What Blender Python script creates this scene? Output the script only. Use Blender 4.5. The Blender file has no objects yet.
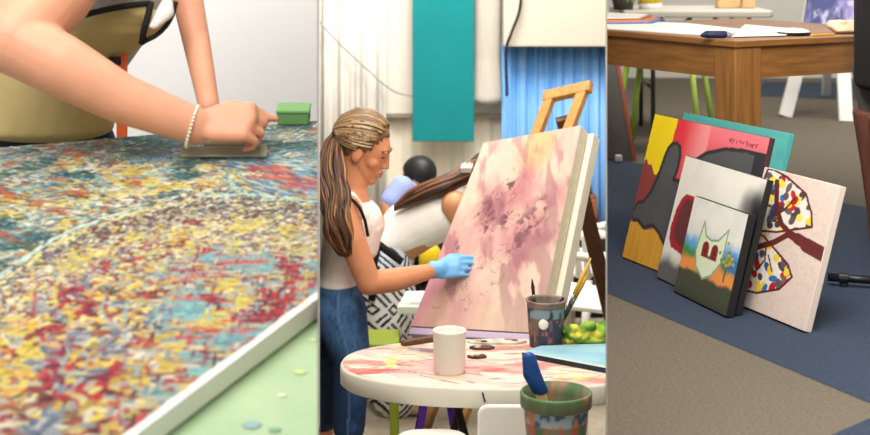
import bpy, bmesh, math, random
import numpy as np
from mathutils import Vector, Matrix
random.seed(7); rng = np.random.default_rng(11)
PI = math.pi
S = bpy.context.scene
COL = S.collection
F, YH, HC = 1500.0, -60.0, 1.01          # focal length in pixels, horizon row, eye height

def P(px, py, Y): return Vector(((px-435)/F*Y, Y, HC-(py-YH)/F*Y))
def onz(px, py, z):
    Y = (HC-z)*F/(py-YH); return Vector(((px-435)/F*Y, Y, z))

# ------------------------------------------------------------------ colour
def lin1(c): return c/12.92 if c <= 0.04045 else ((c+0.055)/1.055)**2.4
def hx(h):
    h = h.lstrip('#'); return tuple(lin1(int(h[i:i+2], 16)/255) for i in (0, 2, 4))
def H(h): return np.array(hx(h))

# ------------------------------------------------------------------ materials
MATS = {}
def mat(name, col, rough=.55, var=.0, scale=30, bump=0, metallic=0, col2=None, stretch=None, detail=4, spec=.4, sss=0, trans=0):
    if name in MATS: return MATS[name]
    m = bpy.data.materials.new(name); m.use_nodes = True
    nt = m.node_tree; b = nt.nodes['Principled BSDF']
    c = hx(col) if isinstance(col, str) else col
    b.inputs['Base Color'].default_value = (*c, 1)
    b.inputs['Roughness'].default_value = rough
    b.inputs['Metallic'].default_value = metallic
    b.inputs['Specular IOR Level'].default_value = spec
    if trans: b.inputs['Transmission Weight'].default_value = trans
    if sss:
        b.inputs['Subsurface Weight'].default_value = sss
        b.inputs['Subsurface Radius'].default_value = (.02, .008, .004)
        b.inputs['Subsurface Scale'].default_value = .4
    if var or col2 or bump:
        tc = nt.nodes.new('ShaderNodeTexCoord'); mp = nt.nodes.new('ShaderNodeMapping')
        nt.links.new(tc.outputs['Object'], mp.inputs['Vector'])
        if stretch: mp.inputs['Scale'].default_value = stretch
        n = nt.nodes.new('ShaderNodeTexNoise'); n.inputs['Scale'].default_value = scale; n.inputs['Detail'].default_value = detail
        nt.links.new(mp.outputs['Vector'], n.inputs['Vector'])
        if var or col2:
            r = nt.nodes.new('ShaderNodeValToRGB')
            r.color_ramp.elements[0].position = .3; r.color_ramp.elements[1].position = .7
            ca = tuple(x*(1-var) for x in c); cb = hx(col2) if col2 else tuple(min(1, x*(1+var)) for x in c)
            r.color_ramp.elements[0].color = (*ca, 1); r.color_ramp.elements[1].color = (*cb, 1)
            nt.links.new(n.outputs['Fac'], r.inputs['Fac']); nt.links.new(r.outputs['Color'], b.inputs['Base Color'])
        if bump:
            bp = nt.nodes.new('ShaderNodeBump'); bp.inputs['Strength'].default_value = bump; bp.inputs['Distance'].default_value = .005
            nt.links.new(n.outputs['Fac'], bp.inputs['Height']); nt.links.new(bp.outputs['Normal'], b.inputs['Normal'])
    MATS[name] = m; return m
def mat_attr(name, rough=.5, bump=0, scale=200, spec=.4):
    if name in MATS: return MATS[name]
    m = mat(name, (1, 1, 1), rough, bump=bump, scale=scale, spec=spec)
    nt = m.node_tree; a = nt.nodes.new('ShaderNodeAttribute'); a.attribute_name = 'Col'
    nt.links.new(a.outputs['Color'], nt.nodes['Principled BSDF'].inputs['Base Color'])
    return m

# ------------------------------------------------------------------ object plumbing
BAY = 0; OB = {}
def link(name, me, m=None, parent=None):
    o = bpy.data.objects.new(name, me); COL.objects.link(o)
    if m is not None and me is not None and not me.materials: me.materials.append(m)
    if parent is not None: o.parent = parent; o.matrix_parent_inverse = parent.matrix_basis.inverted()
    OB[o.name] = BAY
    return o
def tag(o, label, cat, group=None):
    o['label'] = label; o['category'] = cat
    if group: o['group'] = group
    return o
def thing(name, label, cat, loc=(0, 0, 0), group=None):
    o = bpy.data.objects.new(name, None); COL.objects.link(o); o.location = loc; o.empty_display_size = .05
    OB[o.name] = BAY
    return tag(o, label, cat, group)
def struct(o): o['kind'] = 'structure'; return o

class MB:
    def __init__(s): s.bm = bmesh.new()
    def obj(s, name, m, parent=None, smooth=False, bevel=0, seg=2, mats=None):
        bm = s.bm
        bmesh.ops.recalc_face_normals(bm, faces=bm.faces)
        if bevel:
            es = [e for e in bm.edges if len(e.link_faces) == 2 and e.calc_face_angle(0) > .6]
            bmesh.ops.bevel(bm, geom=es, offset=bevel, segments=seg, affect='EDGES', profile=.5, clamp_overlap=True)
        me = bpy.data.meshes.new(name); bm.to_mesh(me); bm.free()
        if smooth:
            for p in me.polygons: p.use_smooth = True
        if mats:
            for q in mats: me.materials.append(q)
        o = link(name, me, m if not mats else None, parent)
        return o
    def quad(s, pts, mi=0):
        f = s.bm.faces.new([s.bm.verts.new(p) for p in pts]); f.material_index = mi; return f
    def hexa(s, b, t):                       # bottom ring, top ring (4 each)
        B = [s.bm.verts.new(p) for p in b]; T = [s.bm.verts.new(p) for p in t]; n = len(B)
        s.bm.faces.new(B[::-1]); s.bm.faces.new(T)
        for i in range(n): s.bm.faces.new((B[i], B[(i+1) % n], T[(i+1) % n], T[i]))
        return s
    def box(s, c, size, rot=None):
        c = Vector(c); x, y, z = [q/2 for q in size]
        R = rot if rot is not None else Matrix.Identity(3)
        f = lambda a, b, d: c+R@Vector((a*x, b*y, d*z))
        return s.hexa([f(-1, -1, -1), f(1, -1, -1), f(1, 1, -1), f(-1, 1, -1)], [f(-1, -1, 1), f(1, -1, 1), f(1, 1, 1), f(-1, 1, 1)])
    def prism(s, pts, ext):
        ext = Vector(ext); return s.hexa([Vector(p) for p in pts], [Vector(p)+ext for p in pts])
    def bar(s, a, b, w, h=None, up=(0, 0, 1)):   # rectangular bar between two points
        a = Vector(a); b = Vector(b); h = h or w; d = (b-a).normalized(); u = Vector(up)
        if abs(d.dot(u)) > .98: u = Vector((1, 0, 0))
        x = d.cross(u).normalized()*w/2; y = x.cross(d).normalized()*h/2
        return s.hexa([a-x-y, a+x-y, a+x+y, a-x+y], [b-x-y, b+x-y, b+x+y, b-x+y])
    def tube(s, pts, r, n=10, cap=True):
        pts = [Vector(p) for p in pts]; k = len(pts)
        rs = r if isinstance(r, (list, tuple)) else [r]*k
        rings = []; prev = None
        for i, p in enumerate(pts):
            d = (pts[min(i+1, k-1)]-pts[max(i-1, 0)]).normalized()
            if prev is None:
                u = Vector((0, 0, 1)) if abs(d.z) < .9 else Vector((1, 0, 0)); x = d.cross(u).normalized()
            else:
                x = (prev-d*prev.dot(d)).normalized()
            prev = x; y = d.cross(x)
            rings.append([s.bm.verts.new(p+(x*math.cos(2*PI*j/n)+y*math.sin(2*PI*j/n))*rs[i]) for j in range(n)])
        for i in range(k-1):
            for j in range(n):
                s.bm.faces.new((rings[i][j], rings[i][(j+1) % n], rings[i+1][(j+1) % n], rings[i+1][j]))
        if cap: s.bm.faces.new(rings[0][::-1]); s.bm.faces.new(rings[-1])
        return s
    def lathe(s, prof, c, n=32, sx=1, sy=1):      # profile [(r, z)], closed at r=0
        c = Vector(c); rings = []
        for r, z in prof:
            if r < 1e-6: rings.append([s.bm.verts.new(c+Vector((0, 0, z)))])
            else: rings.append([s.bm.verts.new(c+Vector((r*sx*math.cos(2*PI*j/n), r*sy*math.sin(2*PI*j/n), z))) for j in range(n)])
        for a, b in zip(rings, rings[1:]):
            for j in range(n):
                q = []
                for v in ((a[j % len(a)]), (a[(j+1) % len(a)]), (b[(j+1) % len(b)]), (b[j % len(b)])):
                    if v not in q: q.append(v)
                if len(q) > 2: s.bm.faces.new(q)
        return s
    def hull(s, *ells):
        tmp = bmesh.new()
        for e in ells:
            p, r = Vector(e[0]), e[1]; R = e[2] if len(e) > 2 else None
            rv = Vector((r, r, r)) if not hasattr(r, '__len__') else Vector(r)
            M = Matrix.Diagonal(rv).to_3x3()
            if R is not None: M = R@M
            bmesh.ops.create_icosphere(tmp, subdivisions=2 if rv.length < .03 else 3, radius=1, matrix=Matrix.Translation(p)@M.to_4x4())
        if len(ells) > 1:
            g = bmesh.ops.convex_hull(tmp, input=tmp.verts)
            dead = list({x for x in g['geom_interior']+g['geom_unused'] if isinstance(x, bmesh.types.BMVert)})
            bmesh.ops.delete(tmp, geom=dead, context='VERTS')
        me = bpy.data.meshes.new('t'); tmp.to_mesh(me); tmp.free(); s.bm.from_mesh(me); bpy.data.meshes.remove(me)
        return s
    def chain(s, *ells):
        for a, b in zip(ells, ells[1:]): s.hull(a, b)
        return s
    def blob(s, name, m, parent=None, voxel=.006, smooth=4, colf=None):
        me = bpy.data.meshes.new('t'); s.bm.to_mesh(me); s.bm.free()
        o = bpy.data.objects.new('t', me); COL.objects.link(o)
        r = o.modifiers.new('r', 'REMESH'); r.mode = 'VOXEL'; r.voxel_size = voxel; r.adaptivity = 0
        q = o.modifiers.new('s', 'SMOOTH'); q.factor = .5; q.iterations = smooth
        dg = bpy.context.evaluated_depsgraph_get(); dg.update()
        nm = bpy.data.meshes.new_from_object(o.evaluated_get(dg)); nm.name = name
        bpy.data.objects.remove(o); bpy.data.meshes.remove(me)
        nm.materials.clear()
        for p in nm.polygons: p.use_smooth = True
        if colf: vcol(nm, colf)
        return link(name, nm, m, parent)

def verts_np(me):
    a = np.empty(len(me.vertices)*3, dtype=np.float32); me.vertices.foreach_get('co', a); return a.reshape(-1, 3)
def vcol(me, f):
    co = verts_np(me); c = f(co) if callable(f) else f
    at = me.color_attributes.new('Col', 'FLOAT_COLOR', 'POINT')
    rgba = np.ones((len(co), 4), dtype=np.float32); rgba[:, :3] = c
    at.data.foreach_set('color', rgba.ravel())

# ------------------------------------------------------------------ noise / painting tools
def vn(x, y, seed=0):
    xi = np.floor(x).astype(np.int64); yi = np.floor(y).astype(np.int64); xf = x-xi; yf = y-yi
    def h(a, b):
        n = (a*374761393+b*668265263+seed*1442695041) & 0x7fffffff
        n = ((n ^ (n >> 13))*1274126177) & 0x7fffffff
        return ((n ^ (n >> 16)) & 0xffff)/65535.0
    u = xf*xf*(3-2*xf); v = yf*yf*(3-2*yf)
    return (h(xi, yi)*(1-u)+h(xi+1, yi)*u)*(1-v)+(h(xi, yi+1)*(1-u)+h(xi+1, yi+1)*u)*v
def fbm(x, y, o=4, seed=0):
    t = 0; a = .5; s = 0
    for i in range(o): t = t+a*vn(x*2**i, y*2**i, seed+i*17); s += a; a *= .5
    return t/s
def sst(a, b, x): t = np.clip((x-a)/(b-a), 0, 1); return t*t*(3-2*t)
def mixc(c, d, t): t = np.asarray(t)[..., None]; return c*(1-t)+np.asarray(d)*t
def inpoly(U, V, poly):
    ins = np.zeros(U.shape, bool); n = len(poly)
    for i in range(n):
        (x0, y0), (x1, y1) = poly[i], poly[(i+1) % n]
        if y0 == y1: continue
        c = ((y0 > V) != (y1 > V)) & (U < (x1-x0)*(V-y0)/(y1-y0)+x0); ins ^= c
    return ins
def dline(U, V, pts):
    d = np.full(U.shape, 9.)
    for (x0, y0), (x1, y1) in zip(pts, pts[1:]):
        L = (x1-x0)**2+(y1-y0)**2+1e-12; t = np.clip(((U-x0)*(x1-x0)+(V-y0)*(y1-y0))/L, 0, 1)
        d = np.minimum(d, np.hypot(U-x0-t*(x1-x0), V-y0-t*(y1-y0)))
    return d
def painted(name, p00, p10, p11, p01, nu, nv, func, m, parent=None, lift=None, normal=None):
    """grid surface, u along p00-p10, v along p00-p01; func(U,V) -> colours"""
    u = np.linspace(0, 1, nu); v = np.linspace(0, 1, nv); U, V = np.meshgrid(u, v)
    a, b, c, d = [np.array(q) for q in (p00, p10, p11, p01)]
    w = lambda q: q[..., None]
    X = w((1-U)*(1-V))*a+w(U*(1-V))*b+w(U*V)*c+w((1-U)*V)*d
    C = func(U, V)
    if lift is not None: X = X+w(lift(U, V))*np.array(normal)
    return gridmesh(name, X, C, m, parent)
def gridmesh(name, X, C, m, parent=None, smooth=True):
    nv, nu = X.shape[:2]
    me = bpy.data.meshes.new(name)
    idx = np.arange(nu*nv).reshape(nv, nu)
    q = np.stack([idx[:-1, :-1], idx[:-1, 1:], idx[1:, 1:], idx[1:, :-1]], -1).reshape(-1, 4)
    me.vertices.add(nu*nv); me.vertices.foreach_set('co', X.reshape(-1).astype(np.float32))
    me.loops.add(q.size); me.loops.foreach_set('vertex_index', q.reshape(-1).astype(np.int32))
    me.polygons.add(len(q)); me.polygons.foreach_set('loop_start', np.arange(0, q.size, 4, dtype=np.int32))
    me.update(calc_edges=True); me.validate()
    if smooth: me.polygons.foreach_set('use_smooth', np.ones(len(q), bool))
    if C is not None: vcol(me, C.reshape(-1, 3))
    return link(name, me, m, parent)
PAL = lambda *a: [H(q) for q in a]

# shared materials
M_skin = mat('skin light', '#e0a080', .5, var=.06, scale=14, sss=.12)
M_skin2 = mat('skin warm', '#d08e67', .5, var=.06, scale=14, sss=.12)
M_skin3 = mat('skin tan', '#b9835c', .5, var=.06, scale=14, sss=.1)
M_white = mat('white plastic', '#efece4', .4)
M_paper = mat('white paper', '#f3f0e8', .8)
M_black = mat('black cloth', '#121113', .8, var=.3, scale=60)
M_blackmetal = mat('black metal', '#17171a', .4)
M_canvas = mat('raw canvas', '#e9e3d6', .85, var=.05, scale=150, bump=.2)
M_paint = mat_attr('artist paint', .5, bump=.15, scale=260)
M_acryl = mat_attr('glossy thick paint', .6, spec=.2)
M_wood = mat('pine wood', '#b98549', .5, var=.22, scale=9, stretch=(8, 8, 1))
M_dwood = mat('dark brown wood', '#5c3a22', .5, var=.25, scale=9, stretch=(8, 8, 1))
M_hair = mat_attr('hair strands', .42, spec=.5)
M_cloth = mat_attr('printed cloth', .85)

# ------------------------------------------------------------------ the three bays: walls, floors, dividers
K1, K2 = (318.3-435)/F, (606.4-435)/F       # the two thin dividing walls
Z1, Z2, Z3 = -.60, -.95, 0.0                # floor levels of the three bays
WY1, WY2, WY3 = 4.9, 8.6, 11.0              # depth of the back walls
TOP = 1.75
BAY = 0
mw = mat('white painted wall', '#f5f4f2', .8, var=.02, scale=3)
mw2 = mat('cream painted wall', '#eee5d2', .8, var=.03, scale=4)
mw3 = mat('pale grey wall', '#cfcbc2', .8, var=.03, scale=3)
mdiv = mat('grey divider board', '#b8b4ab', .8)
def divider(k, y0, y1, z0):
    d = Vector((k, 1, 0)).normalized(); n = Vector((d.y, -d.x, 0))*.0008
    a = Vector((k*y0, y0, z0)); b = Vector((k*y1, y1, z0))
    return struct(MB().prism([a-n, a+n, b+n, b-n], (0, 0, TOP-z0)).obj('wall_divider', mdiv))
divider(K1, 2.35, WY2, Z2); divider(K2, 2.9, WY3, Z2)
g = .002
struct(MB().prism([(-1.9, WY1, Z1), (K1*WY1-g, WY1, Z1), (K1*WY1-g, WY1+.08, Z1), (-1.9, WY1+.08, Z1)], (0, 0, TOP-Z1)).obj('wall_back', mw))
mb = MB()                                    # ribbed cream wall of the middle bay
n = 60; xs = np.linspace(K1*WY2+g, K2*WY2-g, n)
ring = [Vector((x, WY2+(.018 if i % 4 < 2 else 0), Z2)) for i, x in enumerate(xs)]
ring += [Vector((xs[-1], WY2+.1, Z2)), Vector((xs[0], WY2+.1, Z2))]
struct(mb.prism(ring, (0, 0, TOP-Z2)).obj('wall_back', mw2))
struct(MB().prism([(K2*WY3+g, WY3, Z3), (3.9, WY3, Z3), (3.9, WY3+.08, Z3), (K2*WY3+g, WY3+.08, Z3)], (0, 0, TOP-Z3)).obj('wall_back', mw3))
mf1 = mat('grey concrete floor', '#a39d94', .8, var=.06, scale=6)
mf2 = mat('beige speckled floor', '#b5a995', .7, var=.12, scale=25)
mca = mat('grey carpet tile', '#635a4c', .95, var=.26, scale=120, bump=.7, detail=3)
mcb = mat('blue carpet tile', '#2c3749', .95, var=.3, scale=120, bump=.7, detail=3)
def slab(pts, z, m, t=.06): return struct(MB().prism([(x, y, z-t) for x, y in pts], (0, 0, t)).obj('floor', m))
slab([(-1.9, 1.6), (K1*1.6-g, 1.6), (K1*WY1-g, WY1), (-1.9, WY1)], Z1, mf1)
slab([(K1*2.4+g, 2.4), (K2*2.4-g, 2.4), (K2*WY2-g, WY2), (K1*WY2+g, WY2)], Z2, mf2)
mb = MB(); mb.prism([(K2*2.4+g, 2.4, -.06), (1.6, 2.4, -.06), (3.9, WY3, -.06), (K2*WY3+g, WY3, -.06)], (0, 0, .06))
def patch(pts, z=.0012):
    mb.quad([onz(px, py, z) if len(q) == 2 else Vector(q) for q in pts for px, py in [q[:2]]], 1)
def gz(px, py): return onz(px, py, .0012)
mb.quad([gz(607.5, 293), gz(900, 415.5), gz(900, 214), gz(607.5, 157)], 1)
mb.quad([gz(806, 446), gz(960, 446), gz(960, 379), gz(870, 418)], 1)
mb.quad([gz(752, 96), gz(960, 104), gz(960, 83), gz(764, 82)], 1)
fl = mb.obj('floor', None, mats=[mca, mcb]); struct(fl)

# ================================================================== figures
def headM(center, yaw, pitch, roll=0, s=1.0):
    """local x = face direction, z = crown; yaw 0 faces +X, positive yaw turns away from the camera"""
    R = Matrix.Rotation(yaw, 3, 'Z')@Matrix.Rotation(pitch, 3, 'Y')@Matrix.Rotation(roll, 3, 'X')
    return Matrix.Translation(center)@(R*s).to_4x4(), R
def add_head(mb, M, R):
    T = lambda x, y, z: M@Vector((x, y, z)); s = M.to_scale()[0]
    E = lambda x, y, z, r: (T(x, y, z), (r*s if not hasattr(r, '__len__') else tuple(q*s for q in r)), R)
    mb.hull(E(-.015, 0, .03, (.094, .075, .088)))
    mb.hull(E(.028, 0, .015, (.062, .062, .07)), E(.048, 0, -.07, (.03, .04, .03)))
    mb.hull(E(-.01, 0, -.03, (.06, .062, .04)), E(.045, 0, -.07, (.03, .042, .028)))
    mb.hull(E(.066, 0, -.09, .02))
    mb.hull(E(.086, 0, .016, (.008, .008, .01)), E(.1, 0, -.024, .0095))
    for sd in (-1, 1):
        mb.hull(E(.09, sd*.01, -.028, .008))
        mb.hull(E(.08, sd*.03, .03, (.01, .02, .007)))
        mb.hull(E(.052, sd*.038, -.022, .023))
        mb.hull(E(-.005, sd*.072, -.012, (.02, .009, .03)))
    mb.hull(E(.085, 0, -.05, (.011, .02, .007))); mb.hull(E(.082, 0, -.064, (.012, .018, .008)))
def face_parts(par, M, R, eyec='#3a2a20', lipc='#b5665c', browc='#6b4a30'):
    T = lambda x, y, z: M@Vector((x, y, z)); s = M.to_scale()[0]
    for sd in (-1, 1):
        MB().hull((T(.077, sd*.031, .008), tuple(q*s for q in (.0065, .011, .0042)), R)).obj('eye', mat('eye '+eyec, eyec, .2), par, True)
        MB().chain((T(.087, sd*.014, .03), .004*s), (T(.085, sd*.032, .036), .0042*s), (T(.07, sd*.05, .03), .003*s)).obj('eyebrow', mat('brow '+browc, browc, .8), par, True)
    mb = MB(); mb.hull((T(.092, 0, -.051), tuple(q*s for q in (.006, .018, .0045)), R)); mb.hull((T(.09, 0, -.063), tuple(q*s for q in (.007, .016, .0055)), R))
    mb.obj('lips', mat('lips '+lipc, lipc, .4), par, True)
def cap_hair(mb, M, R, rad=(.103, .085, .1), c=(-.022, 0, .034), line=(.035, .55, .005), zmin=-.07, seg=40):
    bm2 = bmesh.new(); bmesh.ops.create_uvsphere(bm2, u_segments=seg, v_segments=seg//2, radius=1)
    kill = []
    for v in bm2.verts:
        v.co = Vector((v.co.x*rad[0]+c[0], v.co.y*rad[1]+c[1], v.co.z*rad[2]+c[2]))
        x, y, z = v.co
        lim = line[0]+line[1]*z if z > 0 else line[2]+.5*z
        if x > lim or z < zmin: kill.append(v)
    bmesh.ops.delete(bm2, geom=kill, context='VERTS')
    r = bmesh.ops.extrude_face_region(bm2, geom=bm2.faces[:])
    for v in [q for q in r['geom'] if isinstance(q, bmesh.types.BMVert)]: v.co = Vector(c)+(v.co-Vector(c))*.9
    for v in bm2.verts: v.co = M@v.co
    me = bpy.data.meshes.new('t'); bm2.to_mesh(me); bm2.free(); mb.bm.from_mesh(me); bpy.data.meshes.remove(me)
def strands(name, paths, m, parent, cols, n=5):
    """paths: list of (points, radius); one mesh with one shade per strand"""
    mb = MB(); counts = []
    for pts, r in paths:
        k = len(pts); rr = [r*(.55+.45*math.sin(PI*min(1, (i+.6)/k))) if i < k-1 else r*.25 for i in range(k)]
        a = len(mb.bm.verts); mb.tube(pts, rr, n); counts.append(len(mb.bm.verts)-a)
    o = mb.obj(name, m, parent, True)
    C = np.concatenate([np.repeat([cols[random.randrange(len(cols))]*random.uniform(.8, 1.2)], c, 0) for c in counts])
    vcol(o.data, C); return o
def bez(pts, n):
    pts = [Vector(p) for p in pts]; out = []
    P_ = [pts[0]*2-pts[1]]+pts+[pts[-1]*2-pts[-2]]
    m = len(pts)-1
    for i in range(n):
        t = i/(n-1)*m; k = min(int(t), m-1); f = t-k; a, b, c, d = P_[k:k+4]
        out.append(.5*((2*b)+(c-a)*f+(2*a-5*b+4*c-d)*f*f+(3*b-3*c+d-a)*f**3))
    return out
def add_hand(mb, wrist, fwd, up, side, curl=(.3, .4, .3), s=1.0, thumb=1, spread=.05):
    """fwd: wrist->fingers, up: back of the hand, side: direction of the thumb"""
    f, u, t = [Vector(q).normalized() for q in (fwd, up, side)]
    W = Vector(wrist); pt = lambda a, b, c: W+(f*a+t*b+u*c)*s
    R = Matrix((f, t, u)).transposed()
    mb.hull((pt(.0, 0, 0), (.02*s, .024*s, .017*s), R), (pt(.035, .024, 0), (.02*s, .016*s, .015*s), R), (pt(.035, -.024, 0), (.02*s, .014*s, .013*s), R),
            (pt(.085, .028, .002), .0125*s), (pt(.088, .0, .004), .0125*s), (pt(.078, -.03, .0), .011*s))
    for i, (b, L, r) in enumerate(((.03, .072, .0092), (.01, .08, .0095), (-.011, .074, .009), (-.031, .058, .008))):
        base = pt(.085-abs(b)*.12, b, .002); d = (f+t*spread*(1.5-i)).normalized(); a = 0; p = base; pts = [(p, r*1.08*s)]
        for q, (cl, fr) in enumerate(zip(curl, (.45, .32, .25))):
            a += cl; dd = (d*math.cos(a)-u*math.sin(a)); p = p+dd*L*fr*s; pts.append((p, r*(1-.1*(q+1))*s))
        mb.chain(*pts)
    p0 = pt(.025, .026, -.006); p1 = pt(.052, .048, -.014); p2 = pt(.08, .05, -.024); p3 = pt(.1, .04, -.03)
    mb.chain((p0, .014*s), (p1, .0115*s), (p2, .010*s), (p3, .0085*s))

# ================================================================== BAY 1: scraping the large abstract canvas
BAY = 1
TN = math.tan(math.radians(15)); ZC = .523
def pz(Y): return ZC+TN*(Y-3.4)
def onp(px, py, off=0):
    Y = (HC-ZC-off+TN*3.4)/((py-YH)/F+TN); return Vector(((px-435)/F*Y, Y, pz(Y)+off))
R15 = Matrix.Rotation(math.radians(15), 3, 'X'); NRM = R15@Vector((0, 0, 1))
A, B_, C_, D_ = onp(318, 298), onp(136, 435), onp(318, 121), onp(0, 148)
def isect(p, d, q, e):
    t = ((q.x-p.x)*e.y-(q.y-p.y)*e.x)/(d.x*e.y-d.y*e.x); return p+d*t
FR = isect(A, A-B_, C_, C_-D_); NR = B_+(B_-A)*.55; FL = D_+(D_-C_)*.35; NL = FL+NR-FR
# --- paint strokes rasterised on the canvas plane (metres)
X0, X1_, V0, V1, RS = -1.3, .12, 1.85, 3.85, .0022
NW, NH = int((X1_-X0)/RS), int((V1-V0)/RS)
buf = np.zeros((NH, NW, 3)); hgt = np.zeros((NH, NW))
gy, gx = np.mgrid[0:NH, 0:NW]
base = fbm(gx*.02, gy*.02, 4, 3)
buf[:] = mixc(np.broadcast_to(H('#a8a58c'), buf.shape), H('#7d8b8c'), base)
ARC = ([-60, 0, 60, 130, 200, 260, 330], [320, 277, 237, 212, 197, 198, 206])
PT = {
 'top': PAL('#53707c', '#73909a', '#7c8c74', '#9a9676', '#4a626c', '#aaa890', '#3a5674', '#807a58', '#5f8088', '#849a9a', '#6a6048'),
 'mid': PAL('#4f8088', '#7fb0ac', '#d0bb52', '#c06a3a', '#3d5c63', '#ddd7b4', '#a2502f', '#8fb096', '#2f4d66', '#7a3038', '#9fc0b8', '#e0d9c0', '#d9b23c'),
 'blue': PAL('#3b6a9c', '#5b8fc0', '#4d7ca8', '#2f3f63', '#8fb0c4', '#c9c7a8', '#6a9a9a', '#88a878'),
 'red': PAL('#b8452e', '#c9614a', '#b0503c', '#7b4f68', '#9a4a5a', '#8a6a70', '#c98a6a', '#5c4a68', '#a8a088'),
 'dark': PAL('#5a2430', '#6e2a35', '#2f2a36', '#d8c25a', '#e3dcc0', '#8a8a70', '#403a40', '#3a2c3c', '#b8b0a0', '#6f5a68'),
 'yel': PAL('#dcc654', '#e6d98c', '#7a2b35', '#d9d2c0', '#98a2a6', '#b89a42', '#3d3f4c', '#a33a3a', '#e8dca0', '#6a3a48', '#c8c0b0'),
 'left': PAL('#d2ba4a', '#d8cc88', '#8c2f38', '#a0383c', '#bdb094', '#8a9498', '#d09a34', '#6d3040', '#d5cdb8', '#b89c4c', '#a8a294', '#d8be48', '#7a5a3c'),
 'grid': PAL('#78a8a6', '#94b0aa', '#b83238', '#a82834', '#c6b060', '#988c80', '#d0c6b4', '#862c3a', '#84a2a2', '#a0a69c', '#688c96', '#c8a848'),
}
CR = PAL('#8c2a36', '#a8303a', '#742a36', '#b5383a', '#5e2634'); YE = PAL('#cdb44a', '#b59c42', '#d8c878', '#a88f40', '#d2bc58'); TQ = PAL('#6fa8a8', '#86b4b0', '#5a9098', '#7f9fa4'); GY = PAL('#8e9498', '#6f7c88', '#a8a8a0', '#5c6678')
DT = PAL('#2f4f5c', '#3a6470', '#23404c', '#48766c', '#3a5236'); OR = PAL('#b8602f', '#8f4430', '#c47a3a', '#7a3a30', '#a85a3a')
PM = {k: sum(v)/len(v) for k, v in PT.items()}
def stroke(cx, cy, ang, L, W, c, h=1.0, soft=.7):
    r = L+.004; i0, i1 = int((cx-r-X0)/RS), int((cx+r-X0)/RS)+1; j0, j1 = int((cy-r-V0)/RS), int((cy+r-V0)/RS)+1
    i0, j0 = max(i0, 0), max(j0, 0); i1, j1 = min(i1, NW), min(j1, NH)
    if i1 <= i0 or j1 <= j0: return
    xx = X0+gx[j0:j1, i0:i1]*RS-cx; yy = V0+gy[j0:j1, i0:i1]*RS-cy
    ca, sa = math.cos(ang), math.sin(ang)
    q = ((xx*ca+yy*sa)/L)**4+((yy*ca-xx*sa)/W)**2
    m = np.clip((1-q)/soft, 0, 1); a = m[..., None]*.92
    buf[j0:j1, i0:i1] = buf[j0:j1, i0:i1]*(1-a)+c*a
    hgt[j0:j1, i0:i1] = hgt[j0:j1, i0:i1]*(1-m)+h*m
NS = 70000
rx = rng.uniform(X0, X1_, NS); ry = rng.uniform(V0, V1, NS); rr = rng.random((NS, 6))
F1 = fbm(rx*22, ry*17, 3, 301); F2 = fbm(rx*20+40, ry*16, 3, 302); F3 = fbm(rx*18, ry*26+9, 3, 303); F4 = fbm(rx*9, ry*24+3, 3, 304)
ordr = np.argsort(rng.random(NS))
for k in range(NS):
    x, y = rx[k], ry[k]; px = x/y*F+435; py = (HC-pz(y))/y*F+YH
    if px < -45 or px > 325 or py > 460 or py < 112: continue
    r = rr[k]; d = py-np.interp(px, *ARC)+(r[5]-.5)*14; L, W, ang = .0045+.006*r[0], .0024+.0022*r[1], (r[2]-.5)*1.5
    if d < -6:
        if py < 158+(r[3]-.5)*14: pal = 'top'; L *= 1.8; ang += .25
        else:
            pal = 'mid'; L *= 1.5
            if px > 225 and py < 196:
                pal = 'red' if (166+abs(px-268)*.05 < py < 180 and 244 < px < 292) or (px > 284 and 178 < py < 190) else ('blue' if r[4] < .75 else 'mid'); L *= 1.5; ang = -.5+(r[2]-.5)*.7
            elif px < 60 and r[4] < .5: pal = 'top'
    elif d < 20: pal = 'dark'; W *= 1.25; ang += 1.2*(r[4] < .4)
    elif d < 52: pal = 'yel'; ang += 1.57*(r[4] < .3)
    elif px > 158+(r[3]-.5)*50-(py-300)*.25: pal = 'grid'; L *= 1.5; ang = (r[2]-.5)*.2+(1.57 if r[4] < .38 else 0)
    else: pal = 'left'; L *= 1.2; W *= 1.3; ang += 1.57*(r[4] < .35)
    c = PT[pal][int(r[5]*7919) % len(PT[pal])]; c = c*.88+PM[pal]*.12
    t = rng.random()
    if d > 22:
        if t < (F1[k]-.54)*4: c = CR[int(r[0]*5)]
        elif t < (F2[k]-.53)*5: c = YE[int(r[0]*5)]
        elif t < (F3[k]-.52)*5: c = (TQ if pal == 'grid' else GY)[int(r[0]*4)]
        elif r[1] < .12: c = H('#2e2a34')
        sz = 1+.9*max(0, min(1, (2.85-y)/.5)); L *= sz; W *= sz*.95
    elif d < -6 and pal in ('mid', 'top'):
        if t < (F4[k]-.5)*5: c = DT[int(r[0]*5)]
        elif t < (F3[k]-.59)*6: c = OR[int(r[0]*5)]
        elif t < (F2[k]-.56)*6 and pal == 'mid': c = YE[int(r[0]*5)]
        elif r[1] < .15: c = H('#dfe0cc')
    c = c*.9
    stroke(x, y, ang, L, W, c*(.85+.3*r[3]), .3+.7*r[4])
def polystroke(pts, W, c, jit=.004):
    q = [onp(*p) for p in pts]; b = bez(q, 60)
    for i in range(len(b)-1):
        if random.random() < .3: continue
        for sstep in range(3):
            m_ = b[i].lerp(b[i+1], sstep/3); dv = b[i+1]-b[i]
            stroke(m_.x+random.gauss(0, jit*.6), m_.y+random.gauss(0, jit*1.6), math.atan2(dv.y, dv.x), dv.length*.8, W*random.uniform(.35, 1.0), c*random.uniform(.7, 1.15), .9)
polystroke([(-40, 300), (0, 275), (60, 236), (130, 211), (200, 195), (318, 203)], .0042, H('#b5cfc0'))
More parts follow.
